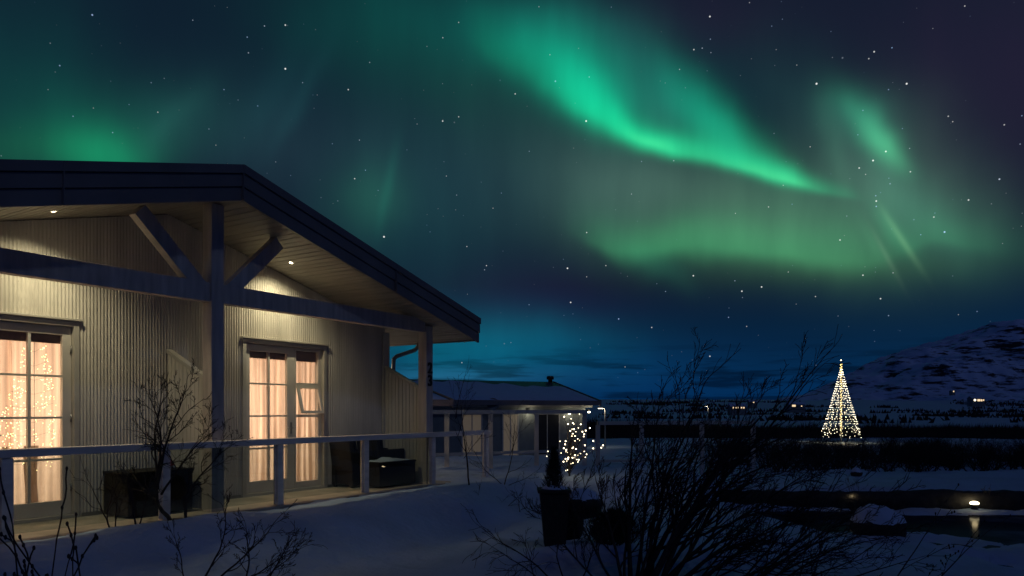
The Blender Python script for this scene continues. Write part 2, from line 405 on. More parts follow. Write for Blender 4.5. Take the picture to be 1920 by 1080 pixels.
def water_mat():                                       # pond under thin dull ice
    m = bpy.data.materials.new('pond_ice'); m.use_nodes = True
    N, L = m.node_tree.nodes, m.node_tree.links; N.clear()
    o = N.new('ShaderNodeOutputMaterial'); a = N.new('ShaderNodeBsdfDiffuse'); b = N.new('ShaderNodeBsdfGlossy'); mx = N.new('ShaderNodeMixShader')
    ge = N.new('ShaderNodeNewGeometry'); n = N.new('ShaderNodeTexNoise'); n.inputs['Scale'].default_value = .7; n.inputs['Detail'].default_value = 7; L.new(ge.outputs['Position'], n.inputs['Vector'])
    r = N.new('ShaderNodeValToRGB'); r.color_ramp.elements[0].position = .52; r.color_ramp.elements[0].color = (.018, .026, .045, 1)
    r.color_ramp.elements[1].position = .72; r.color_ramp.elements[1].color = (.10, .13, .18, 1)
    L.new(n.outputs['Fac'], r.inputs[0]); L.new(r.outputs[0], a.inputs[0])
    b.inputs['Roughness'].default_value = .10; mx.inputs[0].default_value = .06
    L.new(a.outputs[0], mx.inputs[1]); L.new(b.outputs[0], mx.inputs[2]); L.new(mx.outputs[0], o.inputs[0])
    return m


M['water'] = water_mat()


# ------------------------------------------------------------------ mesh helpers
class MB:
    def __init__(s): s.v = []; s.f = []; s.sm = []

    def add(s, vs, fs, smooth=False):
        k = len(s.v); s.v += [tuple(p) for p in vs]
        s.f += [tuple(i + k for i in q) for q in fs]; s.sm += [smooth] * len(fs)
        return s

    def box(s, x0, x1, y0, y1, z0, z1, M4=None):
        vs = [(x, y, z) for z in (z0, z1) for y in (y0, y1) for x in (x0, x1)]
        if M4 is not None: vs = [tuple(M4 @ Vector(p)) for p in vs]
        return s.add(vs, [(0, 2, 3, 1), (4, 5, 7, 6), (0, 1, 5, 4), (2, 6, 7, 3), (0, 4, 6, 2), (1, 3, 7, 5)])

    def hexa(s, bot, top):
        return s.add(list(bot) + list(top), [(3, 2, 1, 0), (4, 5, 6, 7), (0, 1, 5, 4), (1, 2, 6, 5), (2, 3, 7, 6), (3, 0, 4, 7)])

    def tube(s, pts, rad, n=6, cap=True):
        pts = [Vector(p) for p in pts]
        if not hasattr(rad, '__len__'): rad = [rad] * len(pts)
        ref = None; rings = []
        for i, p in enumerate(pts):
            tan = (pts[min(i + 1, len(pts) - 1)] - pts[max(i - 1, 0)])
            if tan.length < 1e-9: tan = Vector((0, 0, 1))
            tan.normalize()
            if ref is None: ref = Vector((1, 0, 0)) if abs(tan.x) < .8 else Vector((0, 1, 0))
            u = (ref - tan * ref.dot(tan)).normalized(); w = tan.cross(u); ref = u
            rings.append([p + (u * math.cos(a) + w * math.sin(a)) * rad[i] for a in (2 * math.pi * k / n for k in range(n))])
        k = [q for r in rings for q in r]; fs = []
        for i in range(len(pts) - 1):
            for j in range(n):
                a, b = i * n + j, i * n + (j + 1) % n
                fs.append((a, b, b + n, a + n))
        if cap:
            fs.append(tuple(range(n - 1, -1, -1))); e = (len(pts) - 1) * n; fs.append(tuple(range(e, e + n)))
        return s.add(k, fs, True)

    def lathe(s, prof, n=16, c=(0, 0, 0)):
        vs = [(c[0] + r * math.cos(2 * math.pi * j / n), c[1] + r * math.sin(2 * math.pi * j / n), c[2] + z) for r, z in prof for j in range(n)]
        fs = [(i * n + j, i * n + (j + 1) % n, (i + 1) * n + (j + 1) % n, (i + 1) * n + j) for i in range(len(prof) - 1) for j in range(n)]
        return s.add(vs, fs, True)

    def ball(s, c, r, n=6, m=4, sq=(1, 1, 1)):
        pr = [(max(1e-4, math.sin(math.pi * i / m)), -math.cos(math.pi * i / m)) for i in range(m + 1)]
        vs = [(c[0] + r * q * math.cos(2 * math.pi * j / n) * sq[0], c[1] + r * q * math.sin(2 * math.pi * j / n) * sq[1], c[2] + r * z * sq[2]) for q, z in pr for j in range(n)]
        fs = [(i * n + j, i * n + (j + 1) % n, (i + 1) * n + (j + 1) % n, (i + 1) * n + j) for i in range(m) for j in range(n)]
        return s.add(vs, fs, True)

    def mesh(s, name, m):
        me = bpy.data.meshes.new(name); me.from_pydata(s.v, [], s.f)
        me.polygons.foreach_set('use_smooth', s.sm); me.materials.append(m); me.update()
        return me

    def build(s, name, m, parent=None, label=None, cat=None, group=None, kind=None, bevel=0):
        o = bpy.data.objects.new(name, s.mesh(name, m)); COL.objects.link(o)
        if parent: o.parent = parent
        if bevel:
            b = o.modifiers.new('bevel', 'BEVEL'); b.width = bevel; b.segments = 2; b.limit_method = 'ANGLE'
        return tag(o, label, cat, group, kind)


def tag(o, label=None, cat=None, group=None, kind=None):
    if label: o['label'] = label
    if cat: o['category'] = cat
    if group: o['group'] = group
    if kind: o['kind'] = kind
    return o


def thing(name, label, cat, loc=(0, 0, 0), rz=0, group=None):
    o = bpy.data.objects.new(name, None); COL.objects.link(o); o.empty_display_size = .1
    o.location = loc; o.rotation_euler = (0, 0, rz)
    return tag(o, label, cat, group)


def copy_tree(o, parent=None):
    c = o.copy(); COL.objects.link(c)
    if parent: c.parent = parent
    for ch in list(o.children): copy_tree(ch, c)
    return c


def P(px, py, Y):
    return Vector(((px - HX) / FPX * Y, Y, EYE + (HY - py) / FPX * Y))


# value noise
_rs = np.random.RandomState(7)
_T = _rs.rand(256, 256)


def vnoise(x, y):
    xi, yi = np.floor(x).astype(int), np.floor(y).astype(int)
    fx, fy = x - xi, y - yi
    fx, fy = fx * fx * (3 - 2 * fx), fy * fy * (3 - 2 * fy)
    a, b = _T[xi & 255, yi & 255], _T[(xi + 1) & 255, yi & 255]
    c, d_ = _T[xi & 255, (yi + 1) & 255], _T[(xi + 1) & 255, (yi + 1) & 255]
    return (a + (b - a) * fx) * (1 - fy) + (c + (d_ - c) * fx) * fy - .5


def fbm(x, y, o=4):
    t = 0; a = 1.0
    for i in range(o):
        t = t + a * vnoise(x * 2 ** i + 13.7 * i, y * 2 ** i + 7.1 * i); a *= .5
    return t


def sstep(x, a, b):
    t = np.clip((x - a) / (b - a), 0, 1)
    return t * t * (3 - 2 * t)


# ------------------------------------------------------------------ ground
HC = Vector((-4.16, 10.4, 0)); HA = math.atan2(.8495, .528)
HM = Matrix.Translation(HC) @ Matrix.Rotation(HA, 4, 'Z')
D = 1.04                                               # porch depth, posts to wall


def house_to(x, y):                                    # world -> along facade, outward
    dx, dy = x - HC.x, y - HC.y
    return dx * .528 + dy * .8495, dx * .8495 - dy * .528


WATER = -0.88


def ground(X, Y):
    X = np.asarray(X, float); Y = np.asarray(Y, float)
    yr = [-60, 0, 8.6, 10.5, 12.0, 13.0, 13.6, 16.9, 17.4, 17.9, 22, 26, 60, 76, 100, 200, 420, 800, 1500, 4000]
    zr = [-.4, -.3, -.34, -.40, -.62, -.80, -1.05, -1.05, -.75, -.47, -.46, -.70, -1.62, -1.70, -2.3, -4.0, -6.0, -5.0, 20, 60]
    yl = [-60, 0, 8, 11, 15, 22, 26, 32, 60, 76, 100, 200, 420, 800, 1500, 4000]
    zl = [-.4, -.3, -.27, -.2, -.02, .02, -.25, -.7, -1.62, -1.70, -2.3, -4.0, -6.0, -5.0, 20, 60]
    wob = .5 * fbm(X * .5, Y * .5 + 40, 3)
    zR, zL = np.interp(Y + wob, yr, zr), np.interp(Y, yl, zl)
    b = sstep(X + .8 * fbm(X * .4 + 9, Y * .4, 2), 2.6 + .06 * Y, 4.0 + .09 * Y)
    z = zL * (1 - b) + zR * b
    near = 1 - sstep(Y, 24, 60)
    z = z + near * (.13 * fbm(X * .45, Y * .45) + .075 * fbm(X * 1.3 + 5, Y * 1.3, 3) + .022 * fbm(X * 5, Y * 5, 3) + .012 * fbm(X * 3 + 2 * Y, Y * 9 - 2 * X, 2))
    z = z + (1 - near) * (.25 * fbm(X * .08, Y * .08, 4) + .2 * fbm(X * .35, Y * .35, 3)) * sstep(Y, 24, 60) + sstep(Y, 300, 900) * 6 * fbm(X * .006, Y * .006, 4)
    # broken shore at the near right: ice shelves over dark water
    q = .9 * sstep(X, 5.2, 7.0) * (1 - sstep(Y, 13.2, 14.5)) * sstep(Y, 4, 7)
    z = z * (1 - q) + q * (-.82 + .34 * fbm(X * .8 + 3.3, Y * 1.5 + 1.7, 4))
    # snow shelf standing in the pond's far shore
    q2 = sstep(X, 6.0, 9.0) * sstep(Y, 15.4, 16.6) * (1 - sstep(Y, 17.2, 17.7))
    z = np.where((q2 > 0) & (z < -.84), z * (1 - q2) + q2 * (-.84 + .12 * fbm(X * 1.4, Y * 2, 3)), z)
    # banked snow along the terrace, bare ground under the house
    t, o = house_to(X, Y)
    along = sstep(t, -9, -7) * (1 - sstep(t, 6.2, 8))
    edge = .20 + .16 * fbm(t * 1.3 + 2, t * 0 + .5, 4) + .07 * fbm(t * 6, o * 6, 2)
    oo = o + .45 * fbm(X * .5 + 4, Y * .5, 2)
    bank = .02 + .09 * sstep(oo, .4, 1.25) - .50 * sstep(oo, 1.35, 2.9) + .09 * fbm(X * .6 + 1, Y * .6, 3) + .05 * fbm(X * 1.7, Y * 1.7 + 3, 3) + .016 * fbm(X * 5, Y * 5, 3)
    z = z * (1 - along * (1 - sstep(o, 2.8, 5.6))) + bank * along * (1 - sstep(o, 2.8, 5.6))
    ins = sstep(t, -6.2, -5.9) * (1 - sstep(t, 5.2, 5.5)) * (1 - sstep(o, edge - .05, edge + .10)) * sstep(o, -12.2, -11.9)
    z = z * (1 - ins) - .16 * ins
    return z


def gz(x, y): return float(ground(np.array([x]), np.array([y]))[0])


def build_ground():
    a_f = np.linspace(-42, 42, 420); a_b = np.linspace(46, 314, 60)
    ang = np.radians(np.concatenate([a_f, a_b])); na = len(ang)
    r = np.concatenate([[.4], np.geomspace(1.5, 4200, 470)])
    A, RR = np.meshgrid(ang, r)
    X, Y = RR * np.sin(A), RR * np.cos(A)
    Z = ground(X, Y)
    vs = np.stack([X, Y, Z], -1).reshape(-1, 3)
    i, j = np.meshgrid(np.arange(len(r) - 1), np.arange(na), indexing='ij')
    j2 = (j + 1) % na
    f = np.stack([i * na + j, i * na + j2, (i + 1) * na + j2, (i + 1) * na + j], -1).reshape(-1, 4)
    f = f[:, ::-1]
    me = bpy.data.meshes.new('snow_ground'); me.from_pydata(vs.tolist(), [], f.tolist() + [list(range(na))])
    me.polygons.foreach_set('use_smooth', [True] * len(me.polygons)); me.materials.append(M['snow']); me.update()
    o = bpy.data.objects.new('snow_ground', me); COL.objects.link(o); tag(o, kind='structure')
    w = MB(); w.add([(2.5, 5, WATER), (40, 5, WATER), (40, 18.2, WATER), (2.5, 18.2, WATER)], [(0, 1, 2, 3)])
    w.build('pond_water', M['water'], kind='structure')


build_ground()


def build_bank():
    xs = np.arange(2.0, 30.0, .05); prof = [(0.02, -1.15), (-.02, -.95), (-.10, -.80), (-.12, -.62), (-.06, -.50), (.10, -.455), (.45, -.50), (.8, -.60)]
    vs = []
    for j, (dy, z) in enumerate(prof):
        n1, n2 = fbm(xs * 1.4, xs * 0 + j * .35, 4), fbm(xs * 3 + 9, xs * 0 + j * .5, 3)
        y = 17.22 + dy - .5 * (fbm((xs) * .25, xs * 0 + 3.3, 3)) + .10 * n1 + .03 * n2
        vs.append(np.stack([xs, y, z + .05 * n2 + (.05 * n1 if j > 2 else 0)], -1))
    vs = np.array(vs); k, n = vs.shape[:2]
    b = MB(); b.add(vs.reshape(-1, 3).tolist(), [(j * n + i, j * n + i + 1, (j + 1) * n + i + 1, (j + 1) * n + i) for j in range(k - 1) for i in range(n - 1)], True)
    b.build('pond_bank', M['basalt'], kind='structure')


build_bank()


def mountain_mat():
    m = mat('snowy_rock', (.58, .72, .92), .8, .08, .01)  # blue distance haze is put into the snow colour
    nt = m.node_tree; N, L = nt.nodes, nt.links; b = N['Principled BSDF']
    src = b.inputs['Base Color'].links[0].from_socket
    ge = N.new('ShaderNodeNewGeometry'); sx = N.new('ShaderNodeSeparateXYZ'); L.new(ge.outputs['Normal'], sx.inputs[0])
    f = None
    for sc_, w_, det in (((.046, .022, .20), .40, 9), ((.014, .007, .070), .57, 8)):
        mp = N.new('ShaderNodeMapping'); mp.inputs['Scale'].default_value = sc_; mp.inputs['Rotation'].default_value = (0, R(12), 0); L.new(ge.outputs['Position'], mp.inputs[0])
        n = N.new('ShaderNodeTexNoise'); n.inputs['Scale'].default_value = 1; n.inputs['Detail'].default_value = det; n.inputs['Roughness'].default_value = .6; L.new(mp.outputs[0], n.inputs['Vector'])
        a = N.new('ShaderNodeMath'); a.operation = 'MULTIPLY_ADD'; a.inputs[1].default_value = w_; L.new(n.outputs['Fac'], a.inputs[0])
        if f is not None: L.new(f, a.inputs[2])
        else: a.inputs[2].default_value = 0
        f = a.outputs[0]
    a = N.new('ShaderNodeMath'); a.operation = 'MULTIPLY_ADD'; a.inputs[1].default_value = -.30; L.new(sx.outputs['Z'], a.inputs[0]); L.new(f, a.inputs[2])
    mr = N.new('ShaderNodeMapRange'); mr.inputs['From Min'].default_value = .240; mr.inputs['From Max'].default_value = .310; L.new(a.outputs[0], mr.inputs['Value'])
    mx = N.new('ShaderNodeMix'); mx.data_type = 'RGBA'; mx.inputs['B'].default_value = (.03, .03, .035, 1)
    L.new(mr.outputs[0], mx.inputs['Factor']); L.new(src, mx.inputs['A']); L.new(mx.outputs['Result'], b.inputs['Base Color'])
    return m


def build_mountain():
    X, Y = np.meshgrid(np.linspace(550, 3000, 420), np.linspace(1000, 3000, 240))
    k = 2200 / 1400
    prof = np.interp(X, [550, 700, 817, 943, 1069, 1163, 1289, 1400, 1461, 1509, 1800, 2400, 3000],
                     [0, 8, 30 * k, 48 * k, 78 * k, 110 * k, 139 * k, 161 * k, 171 * k, 176 * k, 190 * k, 150 * k, 90 * k])
    up = np.clip((Y - 1150) / 1050, 0, 1)
    cl = .5 * up ** 1.5 + .34 * sstep(up, .62, .80) + .16 * sstep(up, .88, .97)       # slope, cliff step, shoulder
    dn = 1 - sstep(Y, 2350, 3000)
    rid = 1 - 2 * np.abs(fbm(X * .009 + Y * .003, Y * .0022 + X * .001, 4))
    gul = 1 - 2 * np.abs(fbm(X * .024 + Y * .006 + 3, Y * .005, 3))
    body = np.clip(prof / 110, 0, 1.3)
    Z = prof * cl * dn + body * up * (1 - up ** 3) * (44 * rid + 20 * gul) + body * 6 * fbm(X * .05, Y * .05, 4) + body * up * 22 * fbm(X * .011 + 7, Y * .004, 4) - 14 + 4 * fbm(X * .02, Y * .02, 3)
    vs = np.stack([X, Y, Z], -1).reshape(-1, 3); n, w = X.shape
    i, j = np.meshgrid(np.arange(n - 1), np.arange(w - 1), indexing='ij')
    f = np.stack([i * w + j, i * w + j + 1, (i + 1) * w + j + 1, (i + 1) * w + j], -1).reshape(-1, 4)
    me = bpy.data.meshes.new('mountain'); me.from_pydata(vs.tolist(), [], f.tolist())
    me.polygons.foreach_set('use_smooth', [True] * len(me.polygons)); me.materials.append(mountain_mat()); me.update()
    o = bpy.data.objects.new('mountain', me); COL.objects.link(o); tag(o, kind='structure')


build_mountain()

# ------------------------------------------------------------------ the cottage
SL = .262
zs = lambda t, c: c - SL * abs(t)
house = thing('cottage', 'large cream corrugated cottage with lit glass doors and deep gable porch', 'house', HC, HA)


def hpart(mb, name, m, parent=None, **k): return mb.build(name, m, parent or house, **k)


def corrugated(mb, t0, t1, zb, zt, y0, pitch=.046, amp=.019, axis=0, div=8):
    n = max(2, int((t1 - t0) / pitch * div))
    vs = []
    for i in range(n + 1):
        t = t0 + (t1 - t0) * i / n
        y = y0 - amp * (.5 + .5 * math.cos(2 * math.pi * t / pitch))
        a, b = (zb(t) if callable(zb) else zb), (zt(t) if callable(zt) else zt)
        vs += [(t, y, a), (t, y, b)] if axis == 0 else [(y, t, a), (y, t, b)]
    fs = [(2 * i, 2 * i + 2, 2 * i + 3, 2 * i + 1) for i in range(n)]
    if axis: fs = [f[::-1] for f in fs]
    mb.add(vs, fs, True)


UN0, UN1, UZ = 1.36, 3.05, 2.50        # glazed unit: inner edge, outer edge, head height
WE = 4.72
w = MB(); top = lambda t: zs(t, 4.275)
corrugated(w, -WE, -UN1, 0.02, top, D); corrugated(w, -UN0, UN0, 0.02, top, D); corrugated(w, UN1, WE, 0.02, top, D)
corrugated(w, -UN1, -UN0, UZ, top, D); corrugated(w, UN0, UN1, UZ, top, D)
# backing and remaining walls (closed shell)
BK = 11.0
for (a, b, z0) in ((-WE, -UN1, 0), (-UN0, UN0, 0), (UN1, WE, 0)):
    w.hexa([(a, D + .01, z0), (b, D + .01, z0), (b, D + .16, z0), (a, D + .16, z0)], [(a, D + .01, UZ), (b, D + .01, UZ), (b, D + .16, UZ), (a, D + .16, UZ)])
for s in (-1, 1):
    a, b = (0, WE) if s > 0 else (-WE, 0)
    w.hexa([(a, D + .01, UZ), (b, D + .01, UZ), (b, D + .16, UZ), (a, D + .16, UZ)],
           [(a, D + .01, top(a)), (b, D + .01, top(b)), (b, D + .16, top(b)), (a, D + .16, top(a))])
    w.box(s * WE - .06, s * WE + .06, D + .165, BK, -.3, zs(WE, 4.30))
w.box(-WE, WE, BK, BK + .15, -.3, 2.9)
w.add([(-WE, BK, 2.9), (WE, BK, 2.9), (0, BK, 4.3)], [(0, 1, 2)])
w.box(-.06, .06, D + .17, BK - .01, 0, 4.2)
wall = hpart(w, 'wall', M['clad'])
sw = MB(); corrugated(sw, D - .01, BK, -.3, zs(WE, 4.2), -(WE + .075), axis=1)
sw.v = [(-x, y, z) for (x, y, z) in sw.v]
hpart(sw, 'side_cladding', M['clad'])
for s in (-1, 1):
    ct = MB(); ct.box(s * WE - .09, s * WE + .10, D - .045, D + .10, 0, zs(WE, 4.2)); hpart(ct, 'corner_board', M['trim'], bevel=.004)
for (a, b) in ((-WE + .1, -UN1 - .1), (-UN0 + .1, -.06), (.06, UN0 - .1), (UN1 + .1, WE - .1)):
    sk = MB(); sk.box(a, b, D - .030, D - .026, 0.001, .05); hpart(sk, 'base_flashing', M['metal'])
# screw heads on the cladding
sc = MB(); rr = random.Random(3)
for zrow in (.5, 1.35, 2.2, 3.0, 3.6):
    for i in range(-100, 101):
        t = i * .046 * 2
        if abs(t) > WE - .1 or zrow > top(t) - .1 or (UN0 - .1 < abs(t) < UN1 + .1 and zrow < UZ + .1): continue
        if rr.random() < .6: sc.ball((t, D - .017, zrow), .006, 5, 3)
hpart(sc, 'cladding_screws', M['metal'], kind='stuff')

FO, RE = -.62, 5.63                   # fascia plane (local y) and eave reach


def slope_slab(mb, ta, tb, ctop, cbot, y0, y1):
    mb.hexa([(ta, y0, zs(ta, cbot)), (tb, y0, zs(tb, cbot)), (tb, y1, zs(tb, cbot)), (ta, y1, zs(ta, cbot))],
            [(ta, y0, zs(ta, ctop)), (tb, y0, zs(tb, ctop)), (tb, y1, zs(tb, ctop)), (ta, y1, zs(ta, ctop))])


rf = MB()
for a, b in ((-RE, 0), (0, RE)): slope_slab(rf, a, b, 4.68, 4.36, FO + .05, BK + .5)
roof = hpart(rf, 'roof', M['roofing'])
fb = MB()
for a, b in ((-RE - .02, 0), (0, RE + .02)):
    slope_slab(fb, a, b, 4.715, 4.60, FO - .045, FO + .05)
    slope_slab(fb, a, b, 4.592, 4.425, FO - .02, FO + .05)
    slope_slab(fb, a, b, 4.417, 4.235, FO + .002, FO + .05)
for s in (-1, 1):
    fb.box(s * RE - .02 if s > 0 else -RE - .02, s * RE + .02 if s > 0 else -RE + .02, FO + .051, BK + .5, zs(RE, 4.26), zs(RE, 4.66))
for t in (-2.35, -.02, 3.1):
    fb.hexa([(t, FO - .05, zs(t, 4.236)), (t + .012, FO - .05, zs(t + .012, 4.236)), (t + .012, FO, zs(t + .012, 4.236)), (t, FO, zs(t, 4.236))],
            [(t, FO - .05, zs(t, 4.714)), (t + .012, FO - .05, zs(t + .012, 4.714)), (t + .012, FO, zs(t + .012, 4.714)), (t, FO, zs(t, 4.714))])
hpart(fb, 'fascia', M['fascia'], roof, bevel=.003)
# soffit boards run from wall to fascia
sf = MB(); sk2 = MB(); bw = .115
for s in (-1, 1):
    t = 0.0
    while t < RE - .02:
        t2 = min(t + bw - .014, RE - .02); a, b = (s * t, s * t2) if s > 0 else (s * t2, s * t)
        c = 4.285 + .004 * rr.random()
        y1 = D + .02 if t2 < WE - .12 else BK
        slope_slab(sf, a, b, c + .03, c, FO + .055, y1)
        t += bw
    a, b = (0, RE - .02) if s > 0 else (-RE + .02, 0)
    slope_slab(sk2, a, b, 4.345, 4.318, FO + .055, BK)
hpart(sf, 'soffit', M['soffit'], roof); hpart(sk2, 'soffit_gap_shade', M['black'], roof)  # black sheet above the boards stands in for shade in the gaps
gu = MB()
for s in (1,):
    pts = [(RE + .09, y, zs(RE, 4.33)) for y in (FO + .1, BK)]
    n = 8
    for i in range(n):
        a0, a1 = math.pi + math.pi * i / n, math.pi + math.pi * (i + 1) / n
        q = [(RE + .09 + .065 * math.cos(a), y, zs(RE, 4.36) + .065 * math.sin(a)) for a in (a0, a1) for y in (FO + .1, BK)]
        gu.add(q, [(0, 2, 3, 1)], True)
hpart(gu, 'gutter', M['metal'], roof)
dp = MB()
dp.tube([(5.62, .9, zs(RE, 4.29)), (5.60, .9, 2.74), (5.5, .9, 2.66), (4.95, .92, 2.50), (4.87, .93, 2.44), (4.86, .93, 2.3), (4.86, .93, .05)], .042, 10)
hpart(dp, 'downpipe', M['metal'], house)

# timber frame of the porch
for t in (-WE, 0, WE):
    pm = MB(); pm.hexa([(t - .10, -.10, -.25), (t + .10, -.10, -.25), (t + .10, .10, -.25), (t - .10, .10, -.25)],
                       [(t - .10, -.10, zs(abs(t) + .1, 4.285)), (t + .10, -.10, zs(abs(t) + .1, 4.285)), (t + .10, .10, zs(abs(t) + .1, 4.285)), (t - .10, .10, zs(abs(t) + .1, 4.285))])
    post = hpart(pm, 'post', M['timber'], bevel=.006)
    post23 = post
for s in (-1, 1):
    b = MB()
    b.box(min(s * .10, s * (WE - .10)), max(s * .10, s * (WE - .10)), -.075, .075, 2.90, 3.165)
    hpart(b, 'tie_beam', M['timber'], bevel=.006)
    g = MB(); a0 = math.atan2(1.03, 1.06) 
    for_m = Matrix.Translation((s * .13, 0, 2.99)) @ Matrix.Rotation(-s * a0 if s > 0 else a0, 4, 'Y')
    x0, x1 = (0, 1.37) if s > 0 else (-1.37, 0)
    g.box(x0, x1, -.07, .07, -.10, .10, for_m)
    hpart(g, 'brace', M['timber'], bevel=.006)
# sloped privacy wings between wall and posts
for t in (-WE, 0, WE):
    g = MB(); y0, y1 = .105, D - .03
    n = 10
    for i in range(n):
        a, b = y0 + (y1 - y0) * i / n, y0 + (y1 - y0) * (i + 1) / n - .008
        za, zb = 1.80 + .44 * (a - y0) / (y1 - y0), 1.80 + .44 * (b - y0) / (y1 - y0)
        g.hexa([(t - .03, a, .02), (t + .03, a, .02), (t + .03, b, .02), (t - .03, b, .02)], [(t - .03, a, za), (t + .03, a, za), (t + .03, b, zb), (t - .03, b, zb)])
    wing = hpart(g, 'partition', M['clad'])
    c = MB()
    c.hexa([(t - .05, y0, 1.802), (t + .05, y0, 1.802), (t + .05, y1, 2.242), (t - .05, y1, 2.242)], [(t - .05, y0, 1.86), (t + .05, y0, 1.86), (t + .05, y1, 2.30), (t - .05, y1, 2.30)])
    hpart(c, 'capping', M['trim'], wing)


def text_mesh(ch, size, depth):
    cu = bpy.data.curves.new('digit', 'FONT'); cu.body = ch; cu.size = size; cu.extrude = depth; cu.offset = .006
    cu.align_x = 'CENTER'; cu.align_y = 'CENTER'
    ob = bpy.data.objects.new('digit', cu); COL.objects.link(ob)
    dg = bpy.context.evaluated_depsgraph_get()
    me = bpy.data.meshes.new_from_object(ob.evaluated_get(dg)); bpy.data.objects.remove(ob); bpy.data.curves.remove(cu)
    me.materials.clear(); me.materials.append(M['black'])
    return me


for ch, z in (('2', 2.21), ('3', 1.965)):
    o = bpy.data.objects.new('house_number', text_mesh(ch, .29, .012)); COL.objects.link(o)
    o.parent = post23; o.location = (WE, -.112, z); o.rotation_euler = (R(90), 0, 0)
    o['label'] = 'dark numeral ' + ch


# glazed units: door + side window, mirrored
def unit(s):
    X = lambda a: s * a

    def bx(mb, a, b, *r): mb.box(min(X(a), X(b)), max(X(a), X(b)), *r)
    tr = MB()
    bx(tr, UN0 - .07, UN0, D - .035, D + .16, .0, UZ + .07); bx(tr, UN1, UN1 + .07, D - .035, D + .16, .0, UZ + .07)
    bx(tr, UN0, UN1, D - .035, D + .16, UZ, UZ + .07); bx(tr, UN0 - .10, UN1 + .10, D - .075, D - .0, UZ + .072, UZ + .10)
    bx(tr, UN0, UN1, D - .03, D + .16, 0, .045)
    hpart(tr, 'door_surround', M['trim'], bevel=.004)
    # door leaf
    g0, g1, zb, zt = 1.474, 2.257, .235, 2.385
    f = MB(); y0, y1 = D + .03, D + .09
    bx(f, UN0 + .004, g0, y0, y1, .05, UZ - .004); bx(f, g1, 2.42, y0, y1, .05, UZ - .004)
    bx(f, g0, g1, y0, y1, .05, zb); bx(f, g0, g1, y0, y1, zt, UZ - .004)
    door = hpart(f, 'door', M['frame'], bevel=.004)
    m = MB(); bx(m, 1.853, 1.889, y0 + .008, y1 - .008, zb, zt)
    for k in (1, 2, 3):
        z = zb + (zt - zb) * k / 4
        bx(m, g0, 1.852, y0 + .01, y1 - .01, z - .014, z + .014); bx(m, 1.890, g1, y0 + .01, y1 - .01, z - .014, z + .014)
    hpart(m, 'glazing_bar', M['frame'], door)
    p = MB(); bx(p, g0, g1, D + .058, D + .062, zb, zt); hpart(p, 'pane', M['glass'], door)
    h = MB(); h.tube([(X(2.34), y0, 1.10), (X(2.34), y0 - .05, 1.10), (X(2.22), y0 - .055, 1.10)], .010, 8)
    h.box(X(2.34) - .018, X(2.34) + .018, y0 - .008, y0 - .001, 1.0, 1.2); hpart(h, 'handle', M['metal'], door)
    for z in (.4, 1.3, 2.2):
        hg = MB(); hg.tube([(X(UN0 + .012), D + .02, z - .05), (X(UN0 + .012), D + .02, z + .05)], .012, 8); hpart(hg, 'hinge', M['metal'], door)
    # side window
    f = MB(); a, b = 2.424, 3.046
    bx(f, a, a + .035, y0, y1, .05, UZ - .004); bx(f, b - .075, b, y0, y1, .05, UZ - .004)
    bx(f, a + .035, b - .075, y0, y1, .05, .156); bx(f, a + .035, b - .075, y0, y1, 2.452, UZ - .004)
    bx(f, a + .035, b - .075, y0, y1, 1.285, 1.335); bx(f, a + .035, b - .075, y0, y1, 1.835, 1.89)
    win = hpart(f, 'window', M['frame'], bevel=.004)
    for z0, z1 in ((.156, 1.285), (1.89, 2.452)):
        p = MB(); bx(p, a + .035, b - .075, D + .058, D + .062, z0, z1); hpart(p, 'pane', M['glass'], win)
    # top-hung vent, tilted open at the bottom
    v = MB(); q = Matrix.Translation((0, y0 - .004, 1.836)) @ Matrix.Rotation(R(-15), 4, 'X')
    c0, c1 = min(X(a + .04), X(b - .08)), max(X(a + .04), X(b - .08))
    v.box(c0, c0 + .045, -.02, .02, -.50, 0, q); v.box(c1 - .045, c1, -.02, .02, -.50, 0, q)
    v.box(c0 + .045, c1 - .045, -.02, .02, -.045, 0, q); v.box(c0 + .045, c1 - .045, -.02, .02, -.50, -.455, q)
    sash = hpart(v, 'vent_sash', M['frame'], win)
    p = MB(); p.box(c0 + .045, c1 - .045, -.003, .003, -.455, -.045, q); hpart(p, 'vent_pane', M['glass'], win)
    st_ = MB(); st_.tube([((c0 + c1) / 2, y0 + .03, 1.345), ((c0 + c1) / 2, y0 - .03, 1.37), ((c0 + c1) / 2, y0 - .10, 1.372)], .008, 6); hpart(st_, 'window_stay', M['black'], win)
    bl = MB(); bx(bl, UN0 + .06, UN1 - .05, D + .118, D + .155, 2.275, 2.52); hpart(bl, 'roller_blind', M['blind'])


for s in (1, -1): unit(s)

# downlights in the soffit
for t, y in ((1.80, .46), (-1.98, .28)):
    z = zs(t, 4.285)
    tilt = Matrix.Translation((t, y, z)) @ Matrix.Rotation(math.atan(SL) * (1 if t > 0 else -1), 4, 'Y')
    g = MB(); g.lathe([(.028, -.004), (.034, -.006), (.05, -.004), (.052, .004)], 20)
    g.v = [tuple(tilt @ Vector(p)) for p in g.v]
    dl = hpart(g, 'downlight', M['trim'], roof)
    g = MB(); g.lathe([(.0005, -.002), (.027, -.003)], 16); g.v = [tuple(tilt @ Vector(p)) for p in g.v]
    hpart(g, 'lamp_lens', M['lamp'], dl)
    ld = bpy.data.lights.new('downlight_beam', 'SPOT'); ld.energy = 90; ld.color = (1, .87, .54); ld.spot_size = R(132); ld.spot_blend = .95; ld.shadow_soft_size = .03
    lo = bpy.data.objects.new('downlight_beam', ld); COL.objects.link(lo); lo.parent = dl; lo.location = (t, y, z - .03); lo.rotation_euler = (R(11), 0, 0)
